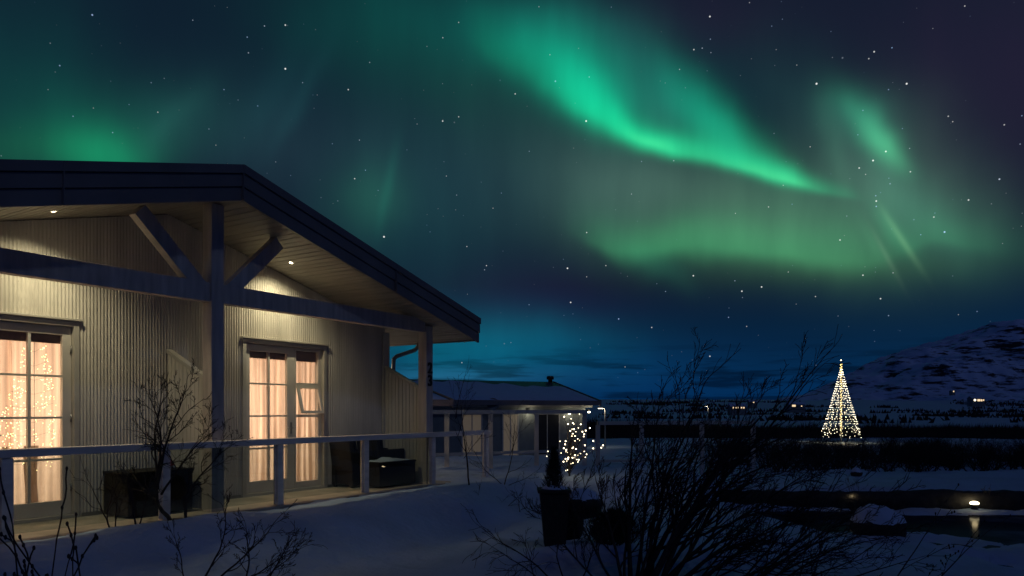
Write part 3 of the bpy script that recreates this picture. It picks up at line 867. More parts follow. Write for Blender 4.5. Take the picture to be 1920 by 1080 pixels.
# bulkhead lamp on the side wall
g = MB(); g.box(WE + .08, WE + .12, 3.9, 4.1, 2.28, 2.42); sl = hpart(g, 'side_lamp', M['black'])
g = MB(); g.ball((WE + .17, 4.0, 2.35), .06, 10, 8); hpart(g, 'lamp_lens', M['lamp'], sl)
ld = bpy.data.lights.new('side_lamp_light', 'POINT'); ld.energy = 85; ld.color = (1, .72, .46); ld.shadow_soft_size = .06
lo = bpy.data.objects.new('side_lamp_light', ld); COL.objects.link(lo); lo.parent = sl; lo.location = (WE + .32, 4.0, 2.35)

# rooms behind the glass
rm = MB()
for s in (-1, 1):
    a, b = (.08, WE - .08) if s > 0 else (-WE + .08, -.08)
    rm.box(a, b, D + .2, D + 4.0, -.03, .0); rm.box(a, b, D + .2, D + 4.0, 2.62, 2.66); rm.box(a, b, D + 4.0, D + 4.05, 0, 2.62)
hpart(rm, 'room', M['room'])
for s in (-1, 1):
    ld = bpy.data.lights.new('room_lamp', 'AREA'); ld.shape = 'RECTANGLE'; ld.size = 1.9; ld.size_y = 1.8; ld.energy = 84; ld.color = (1, .82, .63)
    lo = bpy.data.objects.new('room_lamp', ld); COL.objects.link(lo); lo.parent = house
    lo.location = (s * 2.0, D + 2.2, 1.45); lo.rotation_euler = (R(-90), 0, 0)


def hthing(name, t, y, z, label, cat, group=None, rz=0):
    return thing(name, label, cat, HM @ Vector((t, y, z)), HA + rz, group)


def curtain(s, a, b, y, z0, z1, seed, name, label, m, amp=.035, parent=None):
    r = random.Random(seed); n = 160; vs = []; ph = r.random() * 6
    for i in range(n + 1):
        t = a + (b - a) * i / n
        f = .75 * amp * (math.sin(t * 46 + ph) + .6 * math.sin(t * 23 + 2.1 * math.sin(t * 7) + ph) + .35 * math.sin(t * 91))
        for k in range(7):
            u = k / 6; q = f * (.55 + .6 * u)
            vs.append((s * (t - (a + b) / 2) + .012 * math.sin(5 * u + t * 9), q, z1 - (z1 - z0) * u - z0))
    fs = [(i * 7 + k, i * 7 + k + 1, (i + 1) * 7 + k + 1, (i + 1) * 7 + k) for i in range(n) for k in range(6)]
    mb = MB(); mb.add(vs, fs, True)
    o = mb.build(name, m, None, label, 'curtain')
    o.location = HM @ Vector((s * (a + b) / 2, y, z0)); o.rotation_euler = (0, 0, HA)
    return o


curtain(1, 1.30, 2.30, D + .30, .02, 2.55, 1, 'curtain', 'sheer peach curtain inside the glass door nearest the house number', M['sheer'])
curtain(1, 2.30, 3.20, D + .33, .02, 2.55, 2, 'curtain', 'sheer peach curtain behind the side window with open vent', M['sheer'], .03)
curtain(-1, 1.30, 1.98, D + .33, .02, 2.55, 3, 'curtain', 'flat sheer curtain behind the reflected lights in the left door', M['sheer'], .012)
curtain(-1, 1.95, 3.20, D + .30, .02, 2.55, 4, 'curtain', 'deeply pleated sheer curtain left of the reflected lights', M['sheer'], .045)
curtain(-1, 1.66, 1.82, D + .27, .10, .95, 5, 'curtain', 'narrow grey drape end hanging low behind the left door', M['drape'], .012)
curtain(-1, 2.03, 2.10, D + .22, .10, .95, 6, 'curtain', 'slim folded drape edge low beside the left door middle bar', M['drape'], .012)

# cone of bulbs added behind the left door in place of a reflection
fl = hthing('reflected_light_cone', -1.75, D + .17, .62, 'cone of tiny warm lights reflected in the left glass door, built as bulbs behind it', 'fairy lights')
r = random.Random(11); wire = MB(); bulbs = MB()
wire.tube([(-.0, 0, 1.80), (0, 0, .05)], .003, 4)
hook = MB(); hook.tube([(0, 0, 1.80), (0, 0, 1.88), (.02, 0, 1.9)], .006, 5)
for k in range(330):
    u = r.random() ** .72; z = 1.68 * (1 - u); w_ = .13 + .52 * u ** 1.25
    x = (1 if r.random() < .55 else -1) * w_ * (r.random() ** .45)
    if x > .26 or x < -.72: x = r.uniform(-min(w_, .72), min(w_, .25))
    bulbs.ball((x, .01 * r.uniform(-1, 1), z), r.uniform(.004, .007), 5, 4)
for k in range(5):
    z = 1.72 + .02 * r.random()
    for q in range(3): bulbs.ball((-.10 + .055 * k + .01 * q, 0, z + .025 * q - .02), .007, 5, 4)
for k in range(9):
    z0 = .12 + .18 * k; w_ = .6 - .32 * z0
    wire.tube([(-min(.7, w_), 0, z0), (0, 0, z0 - .03), (min(.24, w_), 0, z0 + .04)], .0015, 3)
wo = wire.build('wire', M['black'], fl); hook.build('hook', M['black'], fl)
bulbs.build('reflection_bulbs', glow('reflection_bulb', (1, .80, .34), 4.0), fl, kind='stuff')

# terrace
tr = MB(); tr.box(-6, 5.3, -.36, D + .005, -.30, 0.0)
tr.v = [tuple(HM @ Vector(p)) for p in tr.v]
tr.build('terrace', M['deck'], kind='structure', bevel=.01)

# balustrade
rail = hthing('glass_balustrade', 0, -.17, 0, 'pale timber balustrade with glass panes along the front of the cottage terrace', 'railing')
PT = [-4.55, -2.70, -.85, 1.0, 2.85, 4.72 - .02, 6.55]
for t in PT:
    g = MB(); g.box(t - .055, t + .055, -.05, .05, -.3, .892); g.box(t + .058, t + .08, -.012, .012, .02, .88); g.box(t - .08, t - .058, -.012, .012, .02, .88)
    g.build('rail_post', M['rail_timber'], rail, bevel=.005)
g = MB(); g.box(-4.7, 6.66, -.075, .075, .895, .985); g.build('handrail', M['rail_timber'], rail, bevel=.008)
for a, b in zip(PT[:-2], PT[1:-1]):
    g = MB(); g.box(a + .075, b - .075, -.004, .004, .06, .892); g.build('glass_pane', M['rail_glass'], rail)


# wicker furniture
def weave_box(mb, x0, x1, y0, y1, z0, z1, rows=.035):
    mb.box(x0, x1, y0, y1, z0, z1)
    z = z0 + .02
    while z < z1 - .01:
        for (a, b, c, d_) in ((x0, x1, y0 - .004, y0), (x0, x1, y1, y1 + .004), (x0 - .004, x0, y0, y1), (x1, x1 + .004, y0, y1)):
            mb.box(a, b, c, d_, z, z + rows * .55)
        z += rows


def armchair(name, t, y, label, rz):
    o = hthing(name, t, y, 0, label, 'armchair', 'wicker armchairs on the terrace', rz)
    f = MB()
    weave_box(f, -.36, .36, -.26, -.16, .04, .66); weave_box(f, -.36, .36, .16, .26, .04, .66)     # arms
    weave_box(f, -.34, .34, -.155, .155, .06, .30)
    f.build('body', M['wicker'], o, bevel=.01)
    b = MB(); q = Matrix.Translation((-.30, 0, .30)) @ Matrix.Rotation(R(-9), 4, 'Y'); b.box(-.05, .05, -.255, .255, .0, .62, q)
    b.build('backrest', M['wicker'], o, bevel=.02)
    c = MB(); c.box(-.22, .34, -.15, .15, .30, .42); c.build('seat_cushion', M['cushion'], o, bevel=.03)
    c = MB(); q = Matrix.Translation((-.21, 0, .42)) @ Matrix.Rotation(R(-9), 4, 'Y'); c.box(-.05, .05, -.24, .24, .0, .46, q)
    c.build('back_cushion', M['cushion'], o, bevel=.03)
    for x in (-.31, .31):
        for yy in (-.21, .21):
            g = MB(); g.box(x - .025, x + .025, yy - .025, yy + .025, 0.001, .055); g.build('leg', M['black'], o)
    return o


armchair('wicker_armchair', 3.62, .77, 'dark wicker armchair with high cushion just right of the lit side window', 0)
armchair('wicker_armchair', 4.30, .74, 'dark wicker armchair in the shaded terrace corner behind the snowy table', 0)


def wtable(name, t, y, sx, sy, h, label, snow):
    o = hthing(name, t, y, 0, label, 'table')
    f = MB(); weave_box(f, -sx, sx, -sy, sy, .03, h - .04); f.build('base', M['wicker'], o)
    g = MB(); g.box(-sx - .015, sx + .015, -sy - .015, sy + .015, h - .038, h); g.build('table_top', M['wicker' if snow else 'planter'], o, bevel=.006)
    if snow:
        n = 24; vs = []; rs = random.Random(5)
        for i in range(n + 1):
            for j in range(9):
                x, yy = -sx + .03 + (2 * sx - .06) * i / n, -sy + .03 + (2 * sy - .06) * j / 8
                e = min(i, n - i, 2 * j, 2 * (8 - j)) / 3
                vs.append((x, yy, h + .002 + min(1, e) * (.014 + .03 * max(0, float(fbm(np.array([x * 5.]), np.array([yy * 5.]))[0])) + .05 * math.exp(-((x + .05) / .06) ** 2))))
        s_ = MB(); s_.add(vs, [(i * 9 + j, (i + 1) * 9 + j, (i + 1) * 9 + j + 1, i * 9 + j + 1) for i in range(n) for j in range(8)], True)
        s_.build('snow_layer', M['cap'], o)
    return o


wtable('wicker_table', 3.98, .30, .50, .24, .47, 'dark wicker box table dusted with snow behind the right balustrade', True)
wtable('wicker_table', -.62, .52, .46, .28, .60, 'dark wicker box table by the central post, red felt on top', False)
h = hthing('felt_ornament', -.26, .62, .60, 'small red felt ornament lying on the wicker table', 'ornament')
g = MB(); g.lathe([(.001, .15), (.03, .11), (.055, .05), (.075, .012), (.06, .0)], 10); g.build('hat', M['red'], h)
g = MB(); g.lathe([(.078, .0), (.088, .015), (.078, .03)], 10); g.build('brim', M['cap'], h)

# ------------------------------------------------------------------ bare shrubs


RMIN = [.0024]


def grow(mb, p, d, length, r0, lvl, rng, bend=.18, up=.05, side=(.35, .75), nside=5, lean=Vector((0, 0, 0)), bud=0, maxl=3, shrink=.55, segl=None):
    n = max(3, int(length / (segl or max(.035, length / 9))))
    n = min(n, 12)
    pts = [Vector(p)]; rad = [r0]; dr = Vector(d).normalized(); step = length / n
    for i in range(n):
        dr = (dr + Vector((rng.gauss(0, bend), rng.gauss(0, bend), rng.gauss(0, bend))) + Vector((0, 0, up)) + lean).normalized()
        pts.append(pts[-1] + dr * step); rad.append(max(RMIN[0], r0 * (1 - .70 * (i + 1) / n)))
    mb.tube(pts, rad, 6 if r0 > .012 else (4 if r0 > .004 else 3), cap=False)
    if bud and lvl >= maxl - 1:
        for q in (pts[-1], pts[len(pts) // 2]): mb.ball(q, bud, 5, 4, (1, 1, 1.7))
    if lvl >= maxl: return
    k = nside + rng.randint(-1, 1)
    for j in range(max(1, k)):
        u = .22 + .76 * (j + rng.random() * .7) / max(1, k); i = min(n - 1, int(u * n)); f = u * n - i
        q = pts[i].lerp(pts[i + 1], min(1, max(0, f))); t = (pts[i + 1] - pts[i]).normalized()
        ax = t.orthogonal().normalized(); ax.rotate(Matrix.Rotation(rng.random() * 6.283, 3, t))
        nd = (t + ax * math.tan(rng.uniform(*side))).normalized()
        grow(mb, q, nd, length * shrink * rng.uniform(.6, 1.15) * (1.1 - .45 * u), max(.0026, rad[i] * .66), lvl + 1, rng, bend, up, side, nside, lean, bud, maxl, shrink, segl)


def bare_shrub(name, base, stems, label, m, seed, group=None, cat='shrub', **k):
    """stems: list of (offset, direction, length, radius)"""
    rng = random.Random(seed)
    o = thing(name, label, cat, base, 0, group)
    tr_, tw = MB(), MB()
    for off, d, ln, r0 in stems:
        d = Vector(d).normalized(); n = 9; pts = [Vector(off)]; rad = [r0]; dr = d.copy(); up = k.get('up', .05); bend = k.get('bend', .18); lean = k.get('lean', Vector((0, 0, 0)))
        for i in range(n):
            dr = (dr + Vector((rng.gauss(0, bend * .6), rng.gauss(0, bend * .6), rng.gauss(0, bend * .6))) + Vector((0, 0, up * .6)) + lean * .6).normalized()
            pts.append(pts[-1] + dr * ln / n); rad.append(max(.002, r0 * (1 - .78 * (i + 1) / n)))
        tr_.tube(pts, rad, 7, cap=False)
        kk = {a: b for a, b in k.items()}
        ns = kk.pop('nside', 5) + 2; sd_ = kk.get('side', (.35, .75))
        for j in range(ns):
            u = .18 + .8 * (j + rng.random() * .6) / ns; i = min(n - 1, int(u * n)); q = pts[i].lerp(pts[i + 1], u * n - i); t = (pts[i + 1] - pts[i]).normalized()
            ax = t.orthogonal().normalized(); ax.rotate(Matrix.Rotation(rng.random() * 6.283, 3, t))
            grow(tw, q, (t + ax * math.tan(rng.uniform(*sd_))), ln * .5 * rng.uniform(.6, 1.15) * (1.15 - .55 * u), max(.003, rad[i] * .6), 1, rng, nside=ns - 2, **kk)
        grow(tw, pts[-1], dr, ln * .25, rad[-1], 2, rng, nside=3, **kk)
    tr_.build('trunk', m, o); tw.build('twigs', m, o)
    return o


def on(px, py_hint, Y):                       # ground point under a surveyed bearing
    x = (px - HX) / FPX * Y
    return Vector((x, Y, gz(x, Y) - .03))


V = Vector
# shrub in front of the porch
b = on(322, 0, 9.25)
bare_shrub('bare_shrub', b, [(V((0, 0, 0)), (-.35, .1, 1), .85, .030), (V((-.18, .02, .42)), (-.22, 0, 1), 1.2, .020), (V((-.18, .02, .50)), (.35, .1, 1), 1.25, .020),
                             (V((-.14, .02, .36)), (.75, -.1, .8), 1.1, .016), (V((-.2, .02, .55)), (-.05, .2, 1), 1.1, .016), (V((.18, -.03, 0)), (-.12, .1, 1), .75, .022), (V((.14, -.02, .32)), (.9, .1, .75), .95, .014)],
           'twisted leafless shrub standing before the central porch post', M['bark'], 5, nside=5, bend=.20, up=.045, maxl=3, shrink=.52)
b = on(210, 0, 8.9)
bare_shrub('bare_shrub', b, [(V((0, 0, 0)), (-.35, 0, 1), .8, .010), (V((.03, 0, 0)), (.25, 0, 1), .6, .009), (V((-.05, 0, .1)), (.1, 0, 1), .55, .008)],
           'small thin leafless shrub at the snow edge below the left glass door', M['bark'], 6, nside=3, bend=.22, up=.05, maxl=2)
b = on(255, 0, 8.6)
bare_shrub('bare_shrub', b, [(V((0, 0, 0)), (-.1, 0, 1), .62, .013), (V((.03, 0, .0)), (.6, 0, 1), .6, .009), (V((0, 0, .2)), (-.7, 0, .8), .4, .008)],
           'little forked leafless shrub left of the twisted one', M['bark'], 16, nside=3, bend=.22, up=.05, maxl=2)
b = on(395, 0, 7.4)
bare_shrub('bare_shrub', b, [(V((0, 0, 0)), (.9, .1, .8), .95, .012), (V((-.1, 0, 0)), (.5, .2, 1), .9, .012), (V((.15, 0, 0)), (1.1, .2, .55), .85, .010), (V((.3, .1, 0)), (.35, .1, 1), .6, .010),
                             (V((.5, .2, 0)), (.55, 0, 1), .62, .010), (V((-.25, 0, 0)), (-.15, .1, 1), .55, .008), (V((.45, 0, 0)), (1, 0, .5), .6, .009)],
           'low spreading leafless shrub leaning right across the foreground snow', M['bark'], 8, nside=4, bend=.16, up=.04, maxl=3, shrink=.5)
# close twigs with buds
RMIN[0] = .0030
b = V((-1.78, 2.55, -.30))
bare_shrub('budding_twigs', b, [(V((0, .0, 0)), (.13, 0, 1), 1.22, .009), (V((.08, .0, .55)), (.16, 0, 1), .78, .007), (V((-.02, .1, .1)), (.02, .0, 1), 1.10, .008), (V((.0, .1, .45)), (.12, 0, 1), .72, .006)],
           'thick budding twigs close up at the bottom left corner', M['bark'], 21, cat='twigs', nside=2, bend=.12, up=.02, maxl=2, bud=.0052, side=(.45, .8), shrink=.30)
b = V((-1.44, 2.5, -.30))
bare_shrub('budding_twigs', b, [(V((0, 0, 0)), (-.03, 0, 1), 1.12, .008), (V((0.0, 0, .7)), (-.12, 0, 1), .5, .006), (V((.06, 0, 0)), (.05, 0, 1), 1.0, .006)],
           'short budding twigs close up, right of the corner ones', M['bark'], 22, cat='twigs', nside=3, bend=.12, up=.02, maxl=2, bud=.0052, side=(.45, .8), shrink=.30)
RMIN[0] = .0024
# the big willow on the right
b = on(1195, 0, 7.0)
lean = Vector((.035, 0, 0))
ws = []
for off, d, ln, r0 in [((0, 0, 0), (.42, .1, 1), 2.45, .032), ((-.05, .1, 0), (.05, .1, 1), 2.0, .026), ((.1, 0, 0), (.48, 0, 1), 2.6, .030), ((.18, .1, 0), (.85, .1, .9), 2.3, .024),
                       ((-.12, 0, .0), (-.22, .0, 1), 1.45, .018), ((.25, 0, 0), (1.1, .1, .65), 1.9, .020), ((.05, -.1, 0), (.30, -.2, 1), 2.2, .024), ((.3, .1, 0), (.60, .2, 1), 2.3, .024), ((.35, -.1, 0), (1.2, -.1, .45), 1.7, .016),
                       ((.15, .15, 0), (.22, .15, 1), 2.3, .022), ((.4, .1, 0), (.95, .2, .8), 2.0, .018), ((.2, .1, 0), (.50, -.1, 1), 2.45, .022), ((.5, 0, 0), (.75, .1, .7), 1.8, .016), ((.0, .0, 0), (.12, -.1, 1), 1.6, .018), ((-.2, .0, 0), (-.45, .0, .9), 1.5, .014), ((-.1, .1, 0), (-.12, .0, 1), 1.9, .016), ((-.3, .0, 0), (-.9, .1, .7), 1.3, .012), ((.2, .0, 0), (.30, .0, 1), 3.1, .026), ((.1, .1, 0), (.16, .0, 1), 2.7, .022), ((.0, .1, 0), (.02, .0, 1), 2.4, .020)]:
    ws.append((V(off), d, ln * .74, r0))
bare_shrub('willow_shrub', b, ws,
           'huge tangled leafless willow sweeping right against the horizon', M['bark'], 31, nside=6, bend=.12, up=.035, maxl=3, shrink=.46, lean=lean)
b = on(1330, 0, 7.3)
ws = []; rq = random.Random(8)
for k in range(13):
    el_ = rq.uniform(.12, 1.0)
    ws.append((V((rq.uniform(-.35, .8), rq.uniform(-.2, .3), 0)), (1.0 - .35 * el_, rq.gauss(0, .15), el_), rq.uniform(1.0, 1.6), .012))
bare_shrub('willow_shrub', b, ws,
           'dense low willow thicket right of the huge one, over the snow', M['bark'], 33, nside=4, bend=.12, up=.02, maxl=3, shrink=.50, lean=Vector((.03, 0, 0)))
b = on(1040, 0, 7.2)
bare_shrub('willow_shrub', b, [(V((0, 0, 0)), (-.6, 0, .8), 1.0, .009), (V((.1, 0, 0)), (-.2, .1, 1), .8, .008), (V((-.1, 0, 0)), (-1.0, .1, .8), .75, .007), (V((.25, 0, 0)), (.3, 0, 1), .7, .008), (V((-.2, 0, 0)), (-.1, 0, 1), .5, .006)],
           'sparse arching leafless shrub left of the dark planter', M['bark'], 35, nside=4, bend=.2, up=-.01, maxl=2, shrink=.55)
b = V((2.35, 5.1, gz(2.35, 5.1) - .03))
bare_shrub('willow_shrub', b, [(V((0, 0, 0)), (.62, .1, .55), 1.25, .010), (V((-.1, 0, 0)), (.45, 0, .7), 1.15, .009), (V((.25, 0, 0)), (.9, .1, .42), 1.0, .008), (V((-.3, 0, 0)), (.1, 0, .9), .8, .008)],
           'few straight willow shoots rising at the lower right edge', M['bark'], 37, nside=2, bend=.06, up=.0, maxl=2, shrink=.4, bud=.006)
# saplings by the end post
b = on(880, 0, 13.2)
bare_shrub('birch_sapling', b, [(V((0, 0, 0)), (-.12, 0, 1), 1.5, .016), (V((-.24, 0, 1.2)), (.05, 0, 1), .95, .008), (V((-.2, 0, .9)), (.35, 0, .9), .9, .006), (V((-.1, 0, .5)), (.75, 0, .8), .8, .006)],
           'slender leafless sapling beside the end post of the balustrade', M['bark'], 41, cat='sapling', nside=3, bend=.10, up=.06, maxl=2, shrink=.42)
b = on(945, 0, 13.6)
bare_shrub('birch_sapling', b, [(V((0, 0, 0)), (.14, 0, 1), 1.35, .011), (V((.1, 0, .55)), (.35, 0, .9), .8, .006), (V((.0, 0, 0)), (-.7, 0, .5), .8, .008), (V((.05, 0, 0)), (.9, 0, .4), .7, .007)],
           'thin leafless sapling in front of the neighbouring window', M['bark'], 43, cat='sapling', nside=3, bend=.14, up=.05, maxl=2, shrink=.42)
b = on(1010, 0, 12.4)
bare_shrub('bare_shrub', b, [(V((0, 0, 0)), (-.8, 0, .5), .7, .008), (V((-.3, 0, 0)), (-.2, 0, .8), .5, .007), (V((-.7, 0, 0)), (.5, 0, .6), .7, .007), (V((-1., 0, 0)), (-.3, 0, .7), .6, .007)],
           'low scraggly leafless shrub on the snow under the saplings', M['bark'], 45, nside=3, bend=.2, up=.02, maxl=2)

# lit garden shrub
LB = [(1380, 545), (1430, 560), (1408, 598), (1450, 598), (1500, 600), (1482, 626), (1437, 635), (1452, 635), (1424, 648), (1464, 654), (1512, 654), (1536, 645), (1566, 627), (1442, 668), (1524, 672),
      (1436, 685), (1458, 685), (1520, 688), (1478, 705), (1490, 715), (1458, 720), (1350, 722), (1390, 722), (1386, 745), (1590, 720), (1530, 752), (1660, 752), (1648, 769), (1590, 774), (1447, 765),
      (1440, 772), (1465, 778), (1377, 773), (1395, 785), (1395, 798), (1358, 808), (1262, 795), (1254, 831), (1324, 826), (1303, 858), (1405, 803), (1412, 815), (1428, 818), (1437, 822), (1458, 824),
      (1480, 825), (1497, 812), (1525, 796), (1542, 817), (1533, 838), (1390, 850), (1408, 850), (1402, 865), (1375, 870), (1410, 840), (1440, 842), (1458, 842), (1470, 855), (1484, 857), (1478, 871),
      (1443, 880), (1430, 886), (1404, 930), (1392, 935), (1490, 526), (1442, 590), (1418, 880)]
base = on(1068, 0, 16.0)
ls = thing('lit_shrub', 'leafless garden shrub hung with round warm white bulbs', 'shrub', base)
rng = random.Random(4); br = MB()
P0 = P(1066, 860, 16.0) - base; P1 = P(1072, 800, 16.0) - base
br.tube([V((0, 0, 0)), P0 * .5, P0, P1], [.02, .016, .012, .006], 6)
bm_ = MB().ball((0, 0, 0), .014, 8, 6).mesh('bulb', M['bulb'])
bm_s = MB().ball((0, 0, 0), .009, 8, 6).mesh('bulb', M['bulb'])
for i, (zx, zy) in enumerate(LB):
    q = P(700 + zx / 3.856, 640 + zy / 3.856, 16.0 + rng.uniform(-.35, .35)) - base
    u = max(.1, min(.95, (q.z - .1) / 1.6)); s0 = (V((0, 0, 0)).lerp(P0, u * 1.3) if u < .7 else P0.lerp(P1, (u - .7) / .3))
    s0.z = min(s0.z, q.z - .02)
    mid = s0.lerp(q, .5) + V((rng.gauss(0, .03), rng.gauss(0, .03), .05))
    br.tube([s0, mid, q], [.007, .005, .003], 4)
    o = bpy.data.objects.new('bulb', bm_ if rng.random() < .55 else bm_s); COL.objects.link(o); o.parent = ls; o.location = q
br.build('branches', M['bark2'], ls)
ld = bpy.data.lights.new('shrub_bulb_light', 'POINT'); ld.energy = 1.3; ld.color = (1, .82, .55); ld.shadow_soft_size = .35
lo = bpy.data.objects.new('shrub_bulb_light', ld); COL.objects.link(lo); lo.parent = ls; lo.location = P0 + V((0, -.35, .1))

# ------------------------------------------------------------------ planter, evergreens, boulders


def evergreen(name, base, h, r, label, seed, cat='conifer', n=1500, round_=False):
    o = thing(name, label, cat, base); rng = random.Random(seed); f = MB(); t = MB()
    t.tube([(0, 0, 0), (0, 0, h * .9)], [.03, .006], 6); t.build('trunk', M['bark'], o)
    for i in range(n):
        u = rng.random(); a = rng.random() * 6.283
        rr_ = r * ((1 - u) ** .75 if not round_ else math.sqrt(max(0, 1 - (2 * u - 1) ** 2))) * (.35 + .65 * rng.random() ** .4) * (1 + .25 * math.sin(3 * a + 5 * u))
        c = V((rr_ * math.cos(a), rr_ * math.sin(a), h * (.04 + .94 * u)))
        d_ = V((math.cos(a), math.sin(a), .9 + rng.random())).normalized() * rng.uniform(.04, .10); s_ = V((-math.sin(a), math.cos(a), 0)) * rng.uniform(.006, .014)
        f.add([c - s_, c + s_, c + d_], [(0, 1, 2)])
    f.build('crown', M['needle'], o)
    return o


def boulder(name, base, sx, sy, sz, label, seed, cap=True, m='basalt'):
    o = thing(name, label, 'boulder', base); n, k = 28, 16; vs = []
    for i in range(k + 1):
        ph = math.pi * i / k
        for j in range(n):
            th = 2 * math.pi * j / n
            x, y, z = math.sin(ph) * math.cos(th), math.sin(ph) * math.sin(th), math.cos(ph)
            q = 1 + .42 * float(fbm(np.array([x * 1.5 + seed]), np.array([y * 1.5 + z * 1.3 + seed * 2.]), 3)[0])
            vs.append((x * sx * q, y * sy * q, z * sz * q))
    fs = [(i * n + j, (i + 1) * n + j, (i + 1) * n + (j + 1) % n, i * n + (j + 1) % n) for i in range(k) for j in range(n)]
    r_ = MB(); r_.add(vs, fs, True); r_.build('rock', M[m], o)
    if cap:
        kk = 6; cv = []
        for i in range(kk + 1):
            for j in range(n):
                x, y, z = vs[i * n + j]; e = 1 - i / kk
                jit = .04 * math.sin(j * 1.7 + seed) + .03 * math.sin(j * 3.1)
                cv.append((x * 1.02, y * 1.02, z + .055 * min(1, e * 2.2) - .012 + (jit * sz if i == kk else 0)))
        c = MB(); c.add(cv, [(i * n + j, (i + 1) * n + j, (i + 1) * n + (j + 1) % n, i * n + (j + 1) % n) for i in range(kk) for j in range(n)], True); c.build('snow_cap', M['cap'], o)
    return o


q = on(1040, 0, 9.3)
q.z = P(1040, 1022, 9.3).z
pl = thing('garden_planter', 'tall tapered dark garden planter on the snow with a conifer in it', 'planter', q)
g = MB(); ht = 100 / 1400 * 9.3
g.hexa([(-.13, -.13, 0), (.13, -.13, 0), (.13, .13, 0), (-.13, .13, 0)], [(-.19, -.19, ht), (.17, -.19, ht), (.17, .17, ht), (-.19, .17, ht)]); g.build('pot', M['planter'], pl, bevel=.01)
g = MB(); g.box(-.215, .195, -.21, .19, ht, ht + .04); g.build('rim', M['planter'], pl, bevel=.006)
g = MB(); g.ball((0, 0, ht + .035), .17, 12, 6, (1, 1, .3)); g.build('snow_layer', M['cap'], pl)
evergreen('potted_conifer', q + V((-.01, 0, ht + .03)), .50, .13, 'small dark conifer growing out of the tapered planter', 51, n=900)
q = P(1092, 945, 9.5)
boulder('boulder', q, .25, .2, .17, 'dark overhanging boulder with thin snow beside the planter', 3, True)
q = on(1075, 0, 9.9)
boulder('boulder', V((q.x, q.y, P(1075, 985, 9.9).z)), .14, .2, .28, 'narrow dark boulder half buried under the overhanging one', 9, False)
q = on(1150, 0, 8.9); q.z = P(1150, 1032, 8.9).z
evergreen('dwarf_juniper', q, .46, .30, 'rounded dark evergreen bush under the huge willow', 53, 'bush', 3200, True)
q = on(1645, 0, 10.7)
boulder('boulder', V((q.x, q.y, P(1645, 992, 10.7).z)), .35, .28, .29, 'large snow-capped boulder on the shore of the pond', 12)
q = on(1605, 0, 22.0)
boulder('boulder', q + V((0, 0, .08)), .17, .15, .14, 'small snow-capped stone on the far bank of the pond', 17)


# lit stones at the water's edge
def ground_lamp(px, py, Y, label, e, rad):
    q = P(px, py, Y); o = thing('ground_lamp', label, 'garden lamp', q)
    g = MB(); g.lathe([(.07, -.25), (.07, -.02), (.09, 0), (.06, .01)], 14); g.build('housing', M['black'], o)
    g = MB(); g.ball((0, 0, .03), rad, 14, 8, (1.35, 1.2, .62)); g.build('lamp_lens', glow('ground_lamp_lens', (1, .85, .50), 5), o)
    d_ = bpy.data.lights.new('ground_lamp_light', 'POINT'); d_.energy = e; d_.color = (1, .78, .42); d_.shadow_soft_size = .06
    lo = bpy.data.objects.new('ground_lamp_light', d_); COL.objects.link(lo); lo.parent = o; lo.location = (0, -.02, .14)


ground_lamp(1827, 946, 16.9, 'bright garden lamp glowing at the water edge on the right', 1.3, .075)
ground_lamp(1597, 941, 17.1, 'dim garden lamp below twigs at the left end of the pond', 1.0, .028)
bare_shrub('bank_shrub', P(1600, 938, 17.25), [(V((0, 0, 0)), (-.3, 0, 1), .5, .006), (V((.05, 0, 0)), (.3, 0, 1), .55, .006), (V((0, 0, 0)), (0, .1, 1), .5, .006), (V((-.1, 0, 0)), (-.7, 0, .8), .4, .005)],
           'little leafless shrub lit by the dim pond lamp', M['bark2'], 61, nside=3, maxl=2)
bare_shrub('bank_shrub', P(1845, 945, 17.1), [(V((0, 0, 0)), (-.3, 0, 1), .35, .005), (V((.05, 0, 0)), (.3, 0, 1), .4, .005), (V((0.1, 0, 0)), (0.6, .1, 1), .35, .005)],
           'tiny leafless shrub beside the bright pond lamp', M['bark2'], 62, nside=3, maxl=2)


# ------------------------------------------------------------------ windscreen fence beyond the terrace
def screen(name, pts, ztop, zbot, label):
    """pts: plan points of the posts"""
    o = thing(name, label, 'fence', (pts[0][0], pts[0][1], zbot)); O = V(o.location)
    for (x, y) in pts:
        g = MB(); g.box(x - .055 - O.x, x + .055 - O.x, y - .055 - O.y, y + .055 - O.y, -.25, ztop - .10 - zbot); g.build('fence_post', M['trim'], o, bevel=.005)
    g = MB()
    for (a, b) in zip(pts[:-1], pts[1:]):
        a, b = V((*a, 0)), V((*b, 0)); d_ = (b - a); ln = d_.length; q = Matrix.Translation((a.x - O.x, a.y - O.y, ztop - .098 - zbot)) @ Matrix.Rotation(math.atan2(d_.y, d_.x), 4, 'Z')
        g.box(-.0, ln - .003, -.07, .07, 0, .095, q)
        p_ = MB(); p_.box(.06, ln - .06, -.03, .03, -1.0, -.93, q); p_.build('lower_rail', M['trim'], o)
    g.build('top_rail', M['trim'], o)
    return o


f = lambda px, Y: ((px - HX) / FPX * Y, Y)
screen('screen_fence', [f(780, 17.3), f(838, 17.8), f(920, 18.4), f(1006, 19.0), f(1096, 19.6)], 1.42, .02, 'pale post and rail windscreen fence beyond the end of the terrace')
screen('screen_fence', [f(1121, 19.8), f(1203, 20.2), f(1316, 20.8), f(1412, 21.2)], 1.12, -.25, 'lower pale fence running on behind the huge willow')


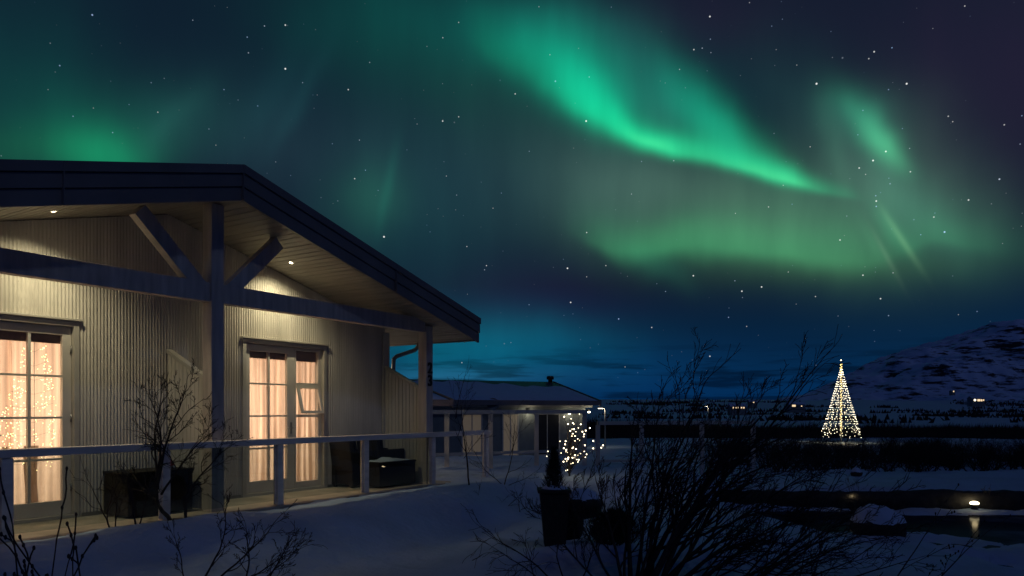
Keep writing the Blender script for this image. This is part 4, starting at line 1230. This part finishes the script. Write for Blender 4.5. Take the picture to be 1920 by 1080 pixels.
# ------------------------------------------------------------------ neighbouring cottages
def neighbour(name, ridge, eave, ang_len, label, lit, zb):
    """ridge end and eave corner in the world; the ridge runs back to the left"""
    e = V((eave.x - ridge.x, eave.y - ridge.y, 0)); half = e.length; e.normalize(); r_ = V((e.y, -e.x, 0))
    if r_.x > 0: r_ = -r_
    o = thing(name, label, 'house', (ridge.x, ridge.y, zb)); O = V((ridge.x, ridge.y, zb))
    ln = ang_len
    # local frame: x along the ridge to the right, y away from us, z up
    F = Matrix(((-r_.x, -e.x, 0, 0), (-r_.y, -e.y, 0, 0), (0, 0, 1, 0), (0, 0, 0, 1)))
    zr, ze = ridge.z - zb, eave.z - zb

    def part(mb, nm, m, par=None, **k):
        mb.v = [tuple(F @ V(p)) for p in mb.v]; return mb.build(nm, m, par or o, **k)
    ins = .45
    g = MB(); y0, y1 = -half + ins, half - ins; zw = ze - .02 + (zr - ze) * ins / half
    g.box(-ln, -ins, y0, y1, -.5, zw)
    g.add([(-ins, y0, zw), (-ins, y1, zw), (-ins, 0, zr - .1)], [(0, 1, 2)]); g.add([(-ln, y0, zw), (-ln, y1, zw), (-ln, 0, zr - .1)], [(0, 2, 1)])
    part(g, 'wall', M['nwall'])
    g = MB()
    for s in (-1, 1):
        g.hexa([(-ln - .3, 0, zr - .10), (0, 0, zr - .10), (0, s * half, ze - .10), (-ln - .3, s * half, ze - .10)], [(-ln - .3, 0, zr), (0, 0, zr), (0, s * half, ze), (-ln - .3, s * half, ze)])
    rf = part(g, 'roof', M['roofing'])
    # snow lying on the slope, melted back near the ridge
    n, k = 40, 12; vs = []
    for i in range(n + 1):
        x = -ln - .25 + (ln + .13) * i / n
        melt = .04 + .05 * abs(math.sin(i * .35)) + (.22 * sstep(np.array(x), -ln * .62, -ln * .15) + .05 * math.sin(i * 1.1))
        for j in range(k + 1):
            u = melt + (1.0 - melt) * j / k
            vs.append((x, -half * u, zr + (ze - zr) * u + .012 + .055 * min(1, min(j, k - j, i, n - i) / 1.5)))
    g = MB(); g.add(vs, [(i * (k + 1) + j, i * (k + 1) + j + 1, (i + 1) * (k + 1) + j + 1, (i + 1) * (k + 1) + j) for i in range(n) for j in range(k)], True)
    part(g, 'roof_snow', M['cap'], rf)
    g = MB()
    for s in (-1, 1):
        g.hexa([(.0, 0, zr - .22), (.05, 0, zr - .22), (.05, s * half, ze - .22), (.0, s * half, ze - .22)], [(.0, 0, zr + .03), (.05, 0, zr + .03), (.05, s * half, ze + .03), (.0, s * half, ze + .03)])
    g.box(-ln - .3, 0, -half - .04, -half, ze - .18, ze + .01)
    part(g, 'bargeboard', M['fascia'], rf)
    if lit:
        g = MB(); g.lathe([(.10, -.35), (.10, .10), (.17, .11), (.17, .24), (.12, .27), (.0005, .27)], 14, (-.15, 0, zr)); part(g, 'chimney', M['black'], rf)
        yw = y0 - .02
        for (a, b, z0, z1, on_) in ((-4.35, -3.6, .25, 2.0, True), (-2.9, -1.7, .25, 2.0, False), (-6.1, -5.2, .25, 2.0, True)):
            w_ = MB(); t_ = .06
            w_.box(a, b, yw, y0 - .002, z0, z0 + t_); w_.box(a, b, yw, y0 - .002, z1 - t_, z1); w_.box(a, a + t_, yw, y0 - .002, z0 + t_, z1 - t_); w_.box(b - t_, b, yw, y0 - .002, z0 + t_, z1 - t_)
            w_.box((a + b) / 2 - .02, (a + b) / 2 + .02, yw, y0 - .002, z0 + t_, z1 - t_)
            wn = part(w_, 'window', M['trim'])
            g = MB(); g.box(a + t_, b - t_, y0 - .010, y0 - .004, z0 + t_, z1 - t_); part(g, 'pane', M['farpane'] if on_ else M['black'], wn)
        for (x, z, en) in ((-3.2, 2.05, 3), (-1.3, 2.0, 2.5), (-.35, 2.06, 4.5)):
            g = MB(); g.box(x - .06, x + .06, y0 - .10, y0, z, z + .10); la = part(g, 'wall_lamp', M['black'])
            g = MB(); g.ball((x, y0 - .10, z - .02), .055, 8, 6, (1.3, 1, .7)); part(g, 'lamp_lens', M['farlamp'], la)
            d_ = bpy.data.lights.new('wall_lamp_light', 'POINT'); d_.energy = en; d_.color = (1, .9, .66); d_.shadow_soft_size = .06
            lo = bpy.data.objects.new('wall_lamp_light', d_); COL.objects.link(lo); lo.parent = o; lo.location = F @ V((x, y0 - .28, z - .06))
        # beam under the eave
        g = MB(); g.box(-ln, -.2, y0 - .16, y0 - .05, zw - .35, zw - .18); part(g, 'porch_beam', M['trim'])
        dsh = MB(); dsh.lathe([(.002, 0), (.12, .015), (.22, .05), (.24, .07)], 18)
        q = Matrix.Translation(F @ V((-4.9, y0 - .35, 2.35))) @ Matrix.Rotation(R(80), 4, 'X'); dsh.v = [tuple(q @ V(p)) for p in dsh.v]
        ds = dsh.build('satellite_dish', M['nwall'], o)
        g = MB(); g.tube([(-4.9, y0, 2.2), (-4.9, y0 - .3, 2.3)], .02, 6); part(g, 'dish_arm', M['black'], ds)
    return o


M['farpane'] = glow('warm_lit_pane', (1, .74, .42), .055)
neighbour('cottage', P(1037, 716, 35.0), P(1126, 752, 31.3), 8.2, 'pale neighbouring cottage with snowy roof, chimney and wall lamps', True, -.7)
neighbour('cottage', P(745, 707, 26.0), P(848, 750, 22.3), 6.0, 'dark unlit cottage roof half hidden behind the house number post', False, -.3)


# ------------------------------------------------------------------ light tree in the valley
base = on(1577, 0, 71.0)
lt = thing('light_tree', 'tall cone of white string lights around a pole in the snowfield', 'christmas tree', base)
Ht = P(1573, 676, 71).z - base.z; zb = .72; Rb = 1.78
g = MB(); g.tube([(0, 0, 0), (0, 0, Ht)], [.06, .035], 10); g.build('pole', M['metal'], lt)
g = MB(); g.ball((0, 0, Ht + .03), .05, 8, 6); g.build('top_bulb', M['bulb'], lt)
rng = random.Random(2)
for k in range(18):
    a = 2 * math.pi * k / 18; wire, bl = MB(), MB(); pts = []
    n = 30
    for i in range(n + 1):
        u = i / n; rr_ = .03 + (Rb - .03) * u ** 1.12; z = Ht - .45 - (Ht - .45 - zb) * u
        aa = a + .20 * (1 if i % 2 else -1) * min(1, u * 1.4) + rng.gauss(0, .03)
        q = V((rr_ * math.cos(aa), rr_ * math.sin(aa), z + rng.gauss(0, .03) + (.22 * math.sin(aa * 5) if u > .93 else 0))); pts.append(q)
        if i > 1 and rng.random() < (.85 if u > .25 else .5): bl.ball(q, rng.uniform(.017, .030), 6, 4)
    wire.tube(pts, .006, 3)
    s_ = wire.build('light_string', M['black'], lt); bl.build('bulbs', M['bulb_w'], s_, kind='stuff')
bl = MB()
for i in range(60): bl.ball((.06 * math.cos(i * 2.4), .06 * math.sin(i * 2.4), .9 + (Ht - 1.6) * i / 60), .034, 6, 4)
for i in range(14): bl.ball((.06 * math.cos(i * 2.4), .06 * math.sin(i * 2.4), Ht - 1.5 + .09 * i), .05, 6, 4)
bl.build('pole_bulbs', M['bulb_y'], lt, kind='stuff')
ld = bpy.data.lights.new('tree_glow', 'POINT'); ld.energy = 220; ld.color = (1, .74, .40); ld.shadow_soft_size = 1.0
lo = bpy.data.objects.new('tree_glow', ld); COL.objects.link(lo); lo.parent = lt; lo.location = (0, 0, 1.5)

# ------------------------------------------------------------------ scrub
rng = random.Random(77)
BG = 'leafless bushes in the dark scrub beyond the pond'
protos = []
for k in range(5):
    stems = [(V((rng.uniform(-.3, .3), rng.uniform(-.2, .2), 0)), (rng.gauss(0, .55), rng.gauss(0, .4), 1), rng.uniform(.6, 1.2), .014) for _ in range(13)]
    o = bare_shrub('scrub_bush', V((0, 0, 0)), stems, 'low leafless bush in the dark scrub between pond and light tree', M['scrub'], 100 + k, BG, 'bush', nside=4, bend=.15, up=.05, maxl=2, shrink=.55)
    protos.append(o)
used = set(); cnt = 0
spots = []
while len(spots) < 170:
    Y = rng.uniform(24.5, 54); px = rng.uniform(1330, 1990); x = (px - HX) / FPX * Y
    dens = .16 + .84 * (float(fbm(np.array([x * .12]), np.array([Y * .12 + 8]), 3)[0]) > .02)
    if 1460 < px < 1700 and Y > 44: continue
    if rng.random() < dens: spots.append((x, Y))
spots.sort(key=lambda q: q[1])
for i, (x, Y) in enumerate(spots):
    k = i % 5
    o = protos[k] if k not in used else copy_tree(protos[k])
    used.add(k); s_ = rng.uniform(.45, 1.4)
    o.location = (x, Y, gz(x, Y) - .05); o.rotation_euler = (0, 0, rng.random() * 6.283); o.scale = (s_ * 1.2, s_ * 1.2, s_ * rng.uniform(.7, 1.1))

th = MB()
for i in range(5000):
    Y = rng.choice((rng.uniform(98, 140), rng.uniform(100, 180))); px = rng.uniform(1090, 2050); x = (px - HX) / FPX * Y; z = gz(x, Y)
    hh = rng.uniform(1.0, 2.9) * max(.25, .55 + 1.3 * float(fbm(np.array([x * .06]), np.array([Y * .03]), 3)[0]))
    for j in range(7):
        a = rng.gauss(0, .5); w_ = rng.uniform(.04, .12); c = V((x + rng.gauss(0, .6), Y + rng.gauss(0, .6), z - .1)); tip = c + V((math.sin(a) * hh * .6, rng.gauss(0, .2), hh * rng.uniform(.6, 1)))
        th.add([c - V((w_, 0, 0)), c + V((w_, 0, 0)), tip], [(0, 1, 2)])
        m_ = c.lerp(tip, .5); th.add([m_, m_ + V((.03, .02, .05)), m_ + V((rng.gauss(0, .5), 0, .5))], [(0, 1, 2)])
th.build('far_thicket', M['scrub'], kind='stuff', label='dark band of leafless trees across the valley floor', cat='thicket')
th = MB()
for i in range(1500):
    Y = rng.choice((rng.uniform(420, 800), rng.uniform(850, 1500), rng.uniform(850, 1500))); px = rng.uniform(1130, 1990); x = (px - HX) / FPX * Y
    if float(fbm(np.array([x * .008 + 3]), np.array([Y * .02]), 3)[0]) < .16: continue
    z = gz(x, Y)
    for j in range(9):
        c = V((x + rng.gauss(0, 7), Y + rng.gauss(0, 4), z - .5)); w_ = rng.uniform(.8, 2.2); tip = c + V((rng.gauss(0, 1.5), 0, rng.uniform(2, 6)))
        th.add([c - V((w_, 0, 0)), c + V((w_, 0, 0)), tip], [(0, 1, 2)])
th.build('far_copses', M['scrub'], kind='stuff', label='scattered dark copses on the far snowfields', cat='trees')


# ------------------------------------------------------------------ far lights
def farmhouse(px, py, Y, w_, h_, label, wins):
    q = P(px, py, Y); o = thing('farmhouse', label, 'house', (q.x, q.y, q.z))
    g = MB(); g.box(-w_ / 2, w_ / 2, 0, 7, -4, h_); g.add([(-w_ / 2, 0, h_), (-w_ / 2, 7, h_), (-w_ / 2, 3.5, h_ + 1.8)], [(0, 2, 1)]); g.add([(w_ / 2, 0, h_), (w_ / 2, 7, h_), (w_ / 2, 3.5, h_ + 1.8)], [(0, 1, 2)]); g.build('wall', M['nwall'], o)
    g = MB()
    for s in (0, 1):
        y0 = -.4 if s == 0 else 7.4
        g.hexa([(-w_ / 2 - .4, y0, h_ - .2), (w_ / 2 + .4, y0, h_ - .2), (w_ / 2 + .4, 3.5, h_ + 1.8), (-w_ / 2 - .4, 3.5, h_ + 1.8)], [(-w_ / 2 - .4, y0, h_), (w_ / 2 + .4, y0, h_), (w_ / 2 + .4, 3.5, h_ + 2.0), (-w_ / 2 - .4, 3.5, h_ + 2.0)])
    g.build('roof', M['cap'], o)
    for (x, ww, z0, z1, m) in wins:
        g = MB(); g.box(x - ww / 2, x + ww / 2, -.08, -.01, z0, z1); g.build('window', M[m], o)


farmhouse(1385, 768, 520, 11, 2.2, 'distant farmhouse with a row of small lit windows', [(-3.6, .9, .8, 1.8, 'farlight'), (-2.0, .9, .8, 1.8, 'farlight'), (-.6, .8, .8, 1.8, 'farlight'), (2.0, .9, .8, 1.8, 'farlight'), (3.6, .9, .8, 1.8, 'farlight')])
farmhouse(1413, 758, 700, 7, 2.2, 'tiny distant house showing one lit window above the others', [(0, 1.2, 1.4, 2.6, 'farlight')])
farmhouse(1495, 764, 560, 12, 2.4, 'distant house with a pale lit wall left of the light tree', [(-2.6, 2.6, .6, 2.0, 'farlight'), (3.2, .8, .6, 1.4, 'farlight')])
farmhouse(1835, 753, 600, 10, 2.6, 'distant farmhouse with glowing front under the mountain', [(-3.0, 1.4, .6, 1.9, 'farlamp'), (.2, 2.4, .3, 1.9, 'farlight'), (2.4, 1.2, .3, 1.8, 'farlight'), (4.0, .8, .6, 1.8, 'farlight')])
farmhouse(1788, 736, 1100, 5, 1.8, 'tiny far light high under the mountain slope', [(0, 1.6, .8, 2.6, 'farlight')])


def street_lamp(px, py, Y, label, en):
    q = P(px, py, Y); zg = gz(q.x, q.y); h_ = q.z - zg; o = thing('street_lamp', label, 'street lamp', (q.x, q.y, zg))
    g = MB(); g.tube([(.25, 0, 0), (.25, 0, h_ * .9), (.22, 0, h_), (-.05, 0, h_ + .06)], [.06, .05, .04, .04], 8); g.build('pole', M['metal'], o)
    g = MB(); g.box(-.35, .02, -.12, .12, h_ + .03, h_ + .10); g.build('lamp_head', M['metal'], o)
    g = MB(); g.box(-.33, .0, -.10, .10, h_ - .02, h_ + .028); g.build('lamp_lens', M['farlamp'], o)
    d_ = bpy.data.lights.new('street_lamp_light', 'POINT'); d_.energy = en; d_.color = (1, .86, .62); d_.shadow_soft_size = .1
    lo = bpy.data.objects.new('street_lamp_light', d_); COL.objects.link(lo); lo.parent = o; lo.location = (-.17, -.05, h_ - .15)


street_lamp(1129, 766, 62, 'street lamp just right of the neighbouring roof', 60)
street_lamp(1325, 762, 120, 'street lamp seen through the huge willow', 120)
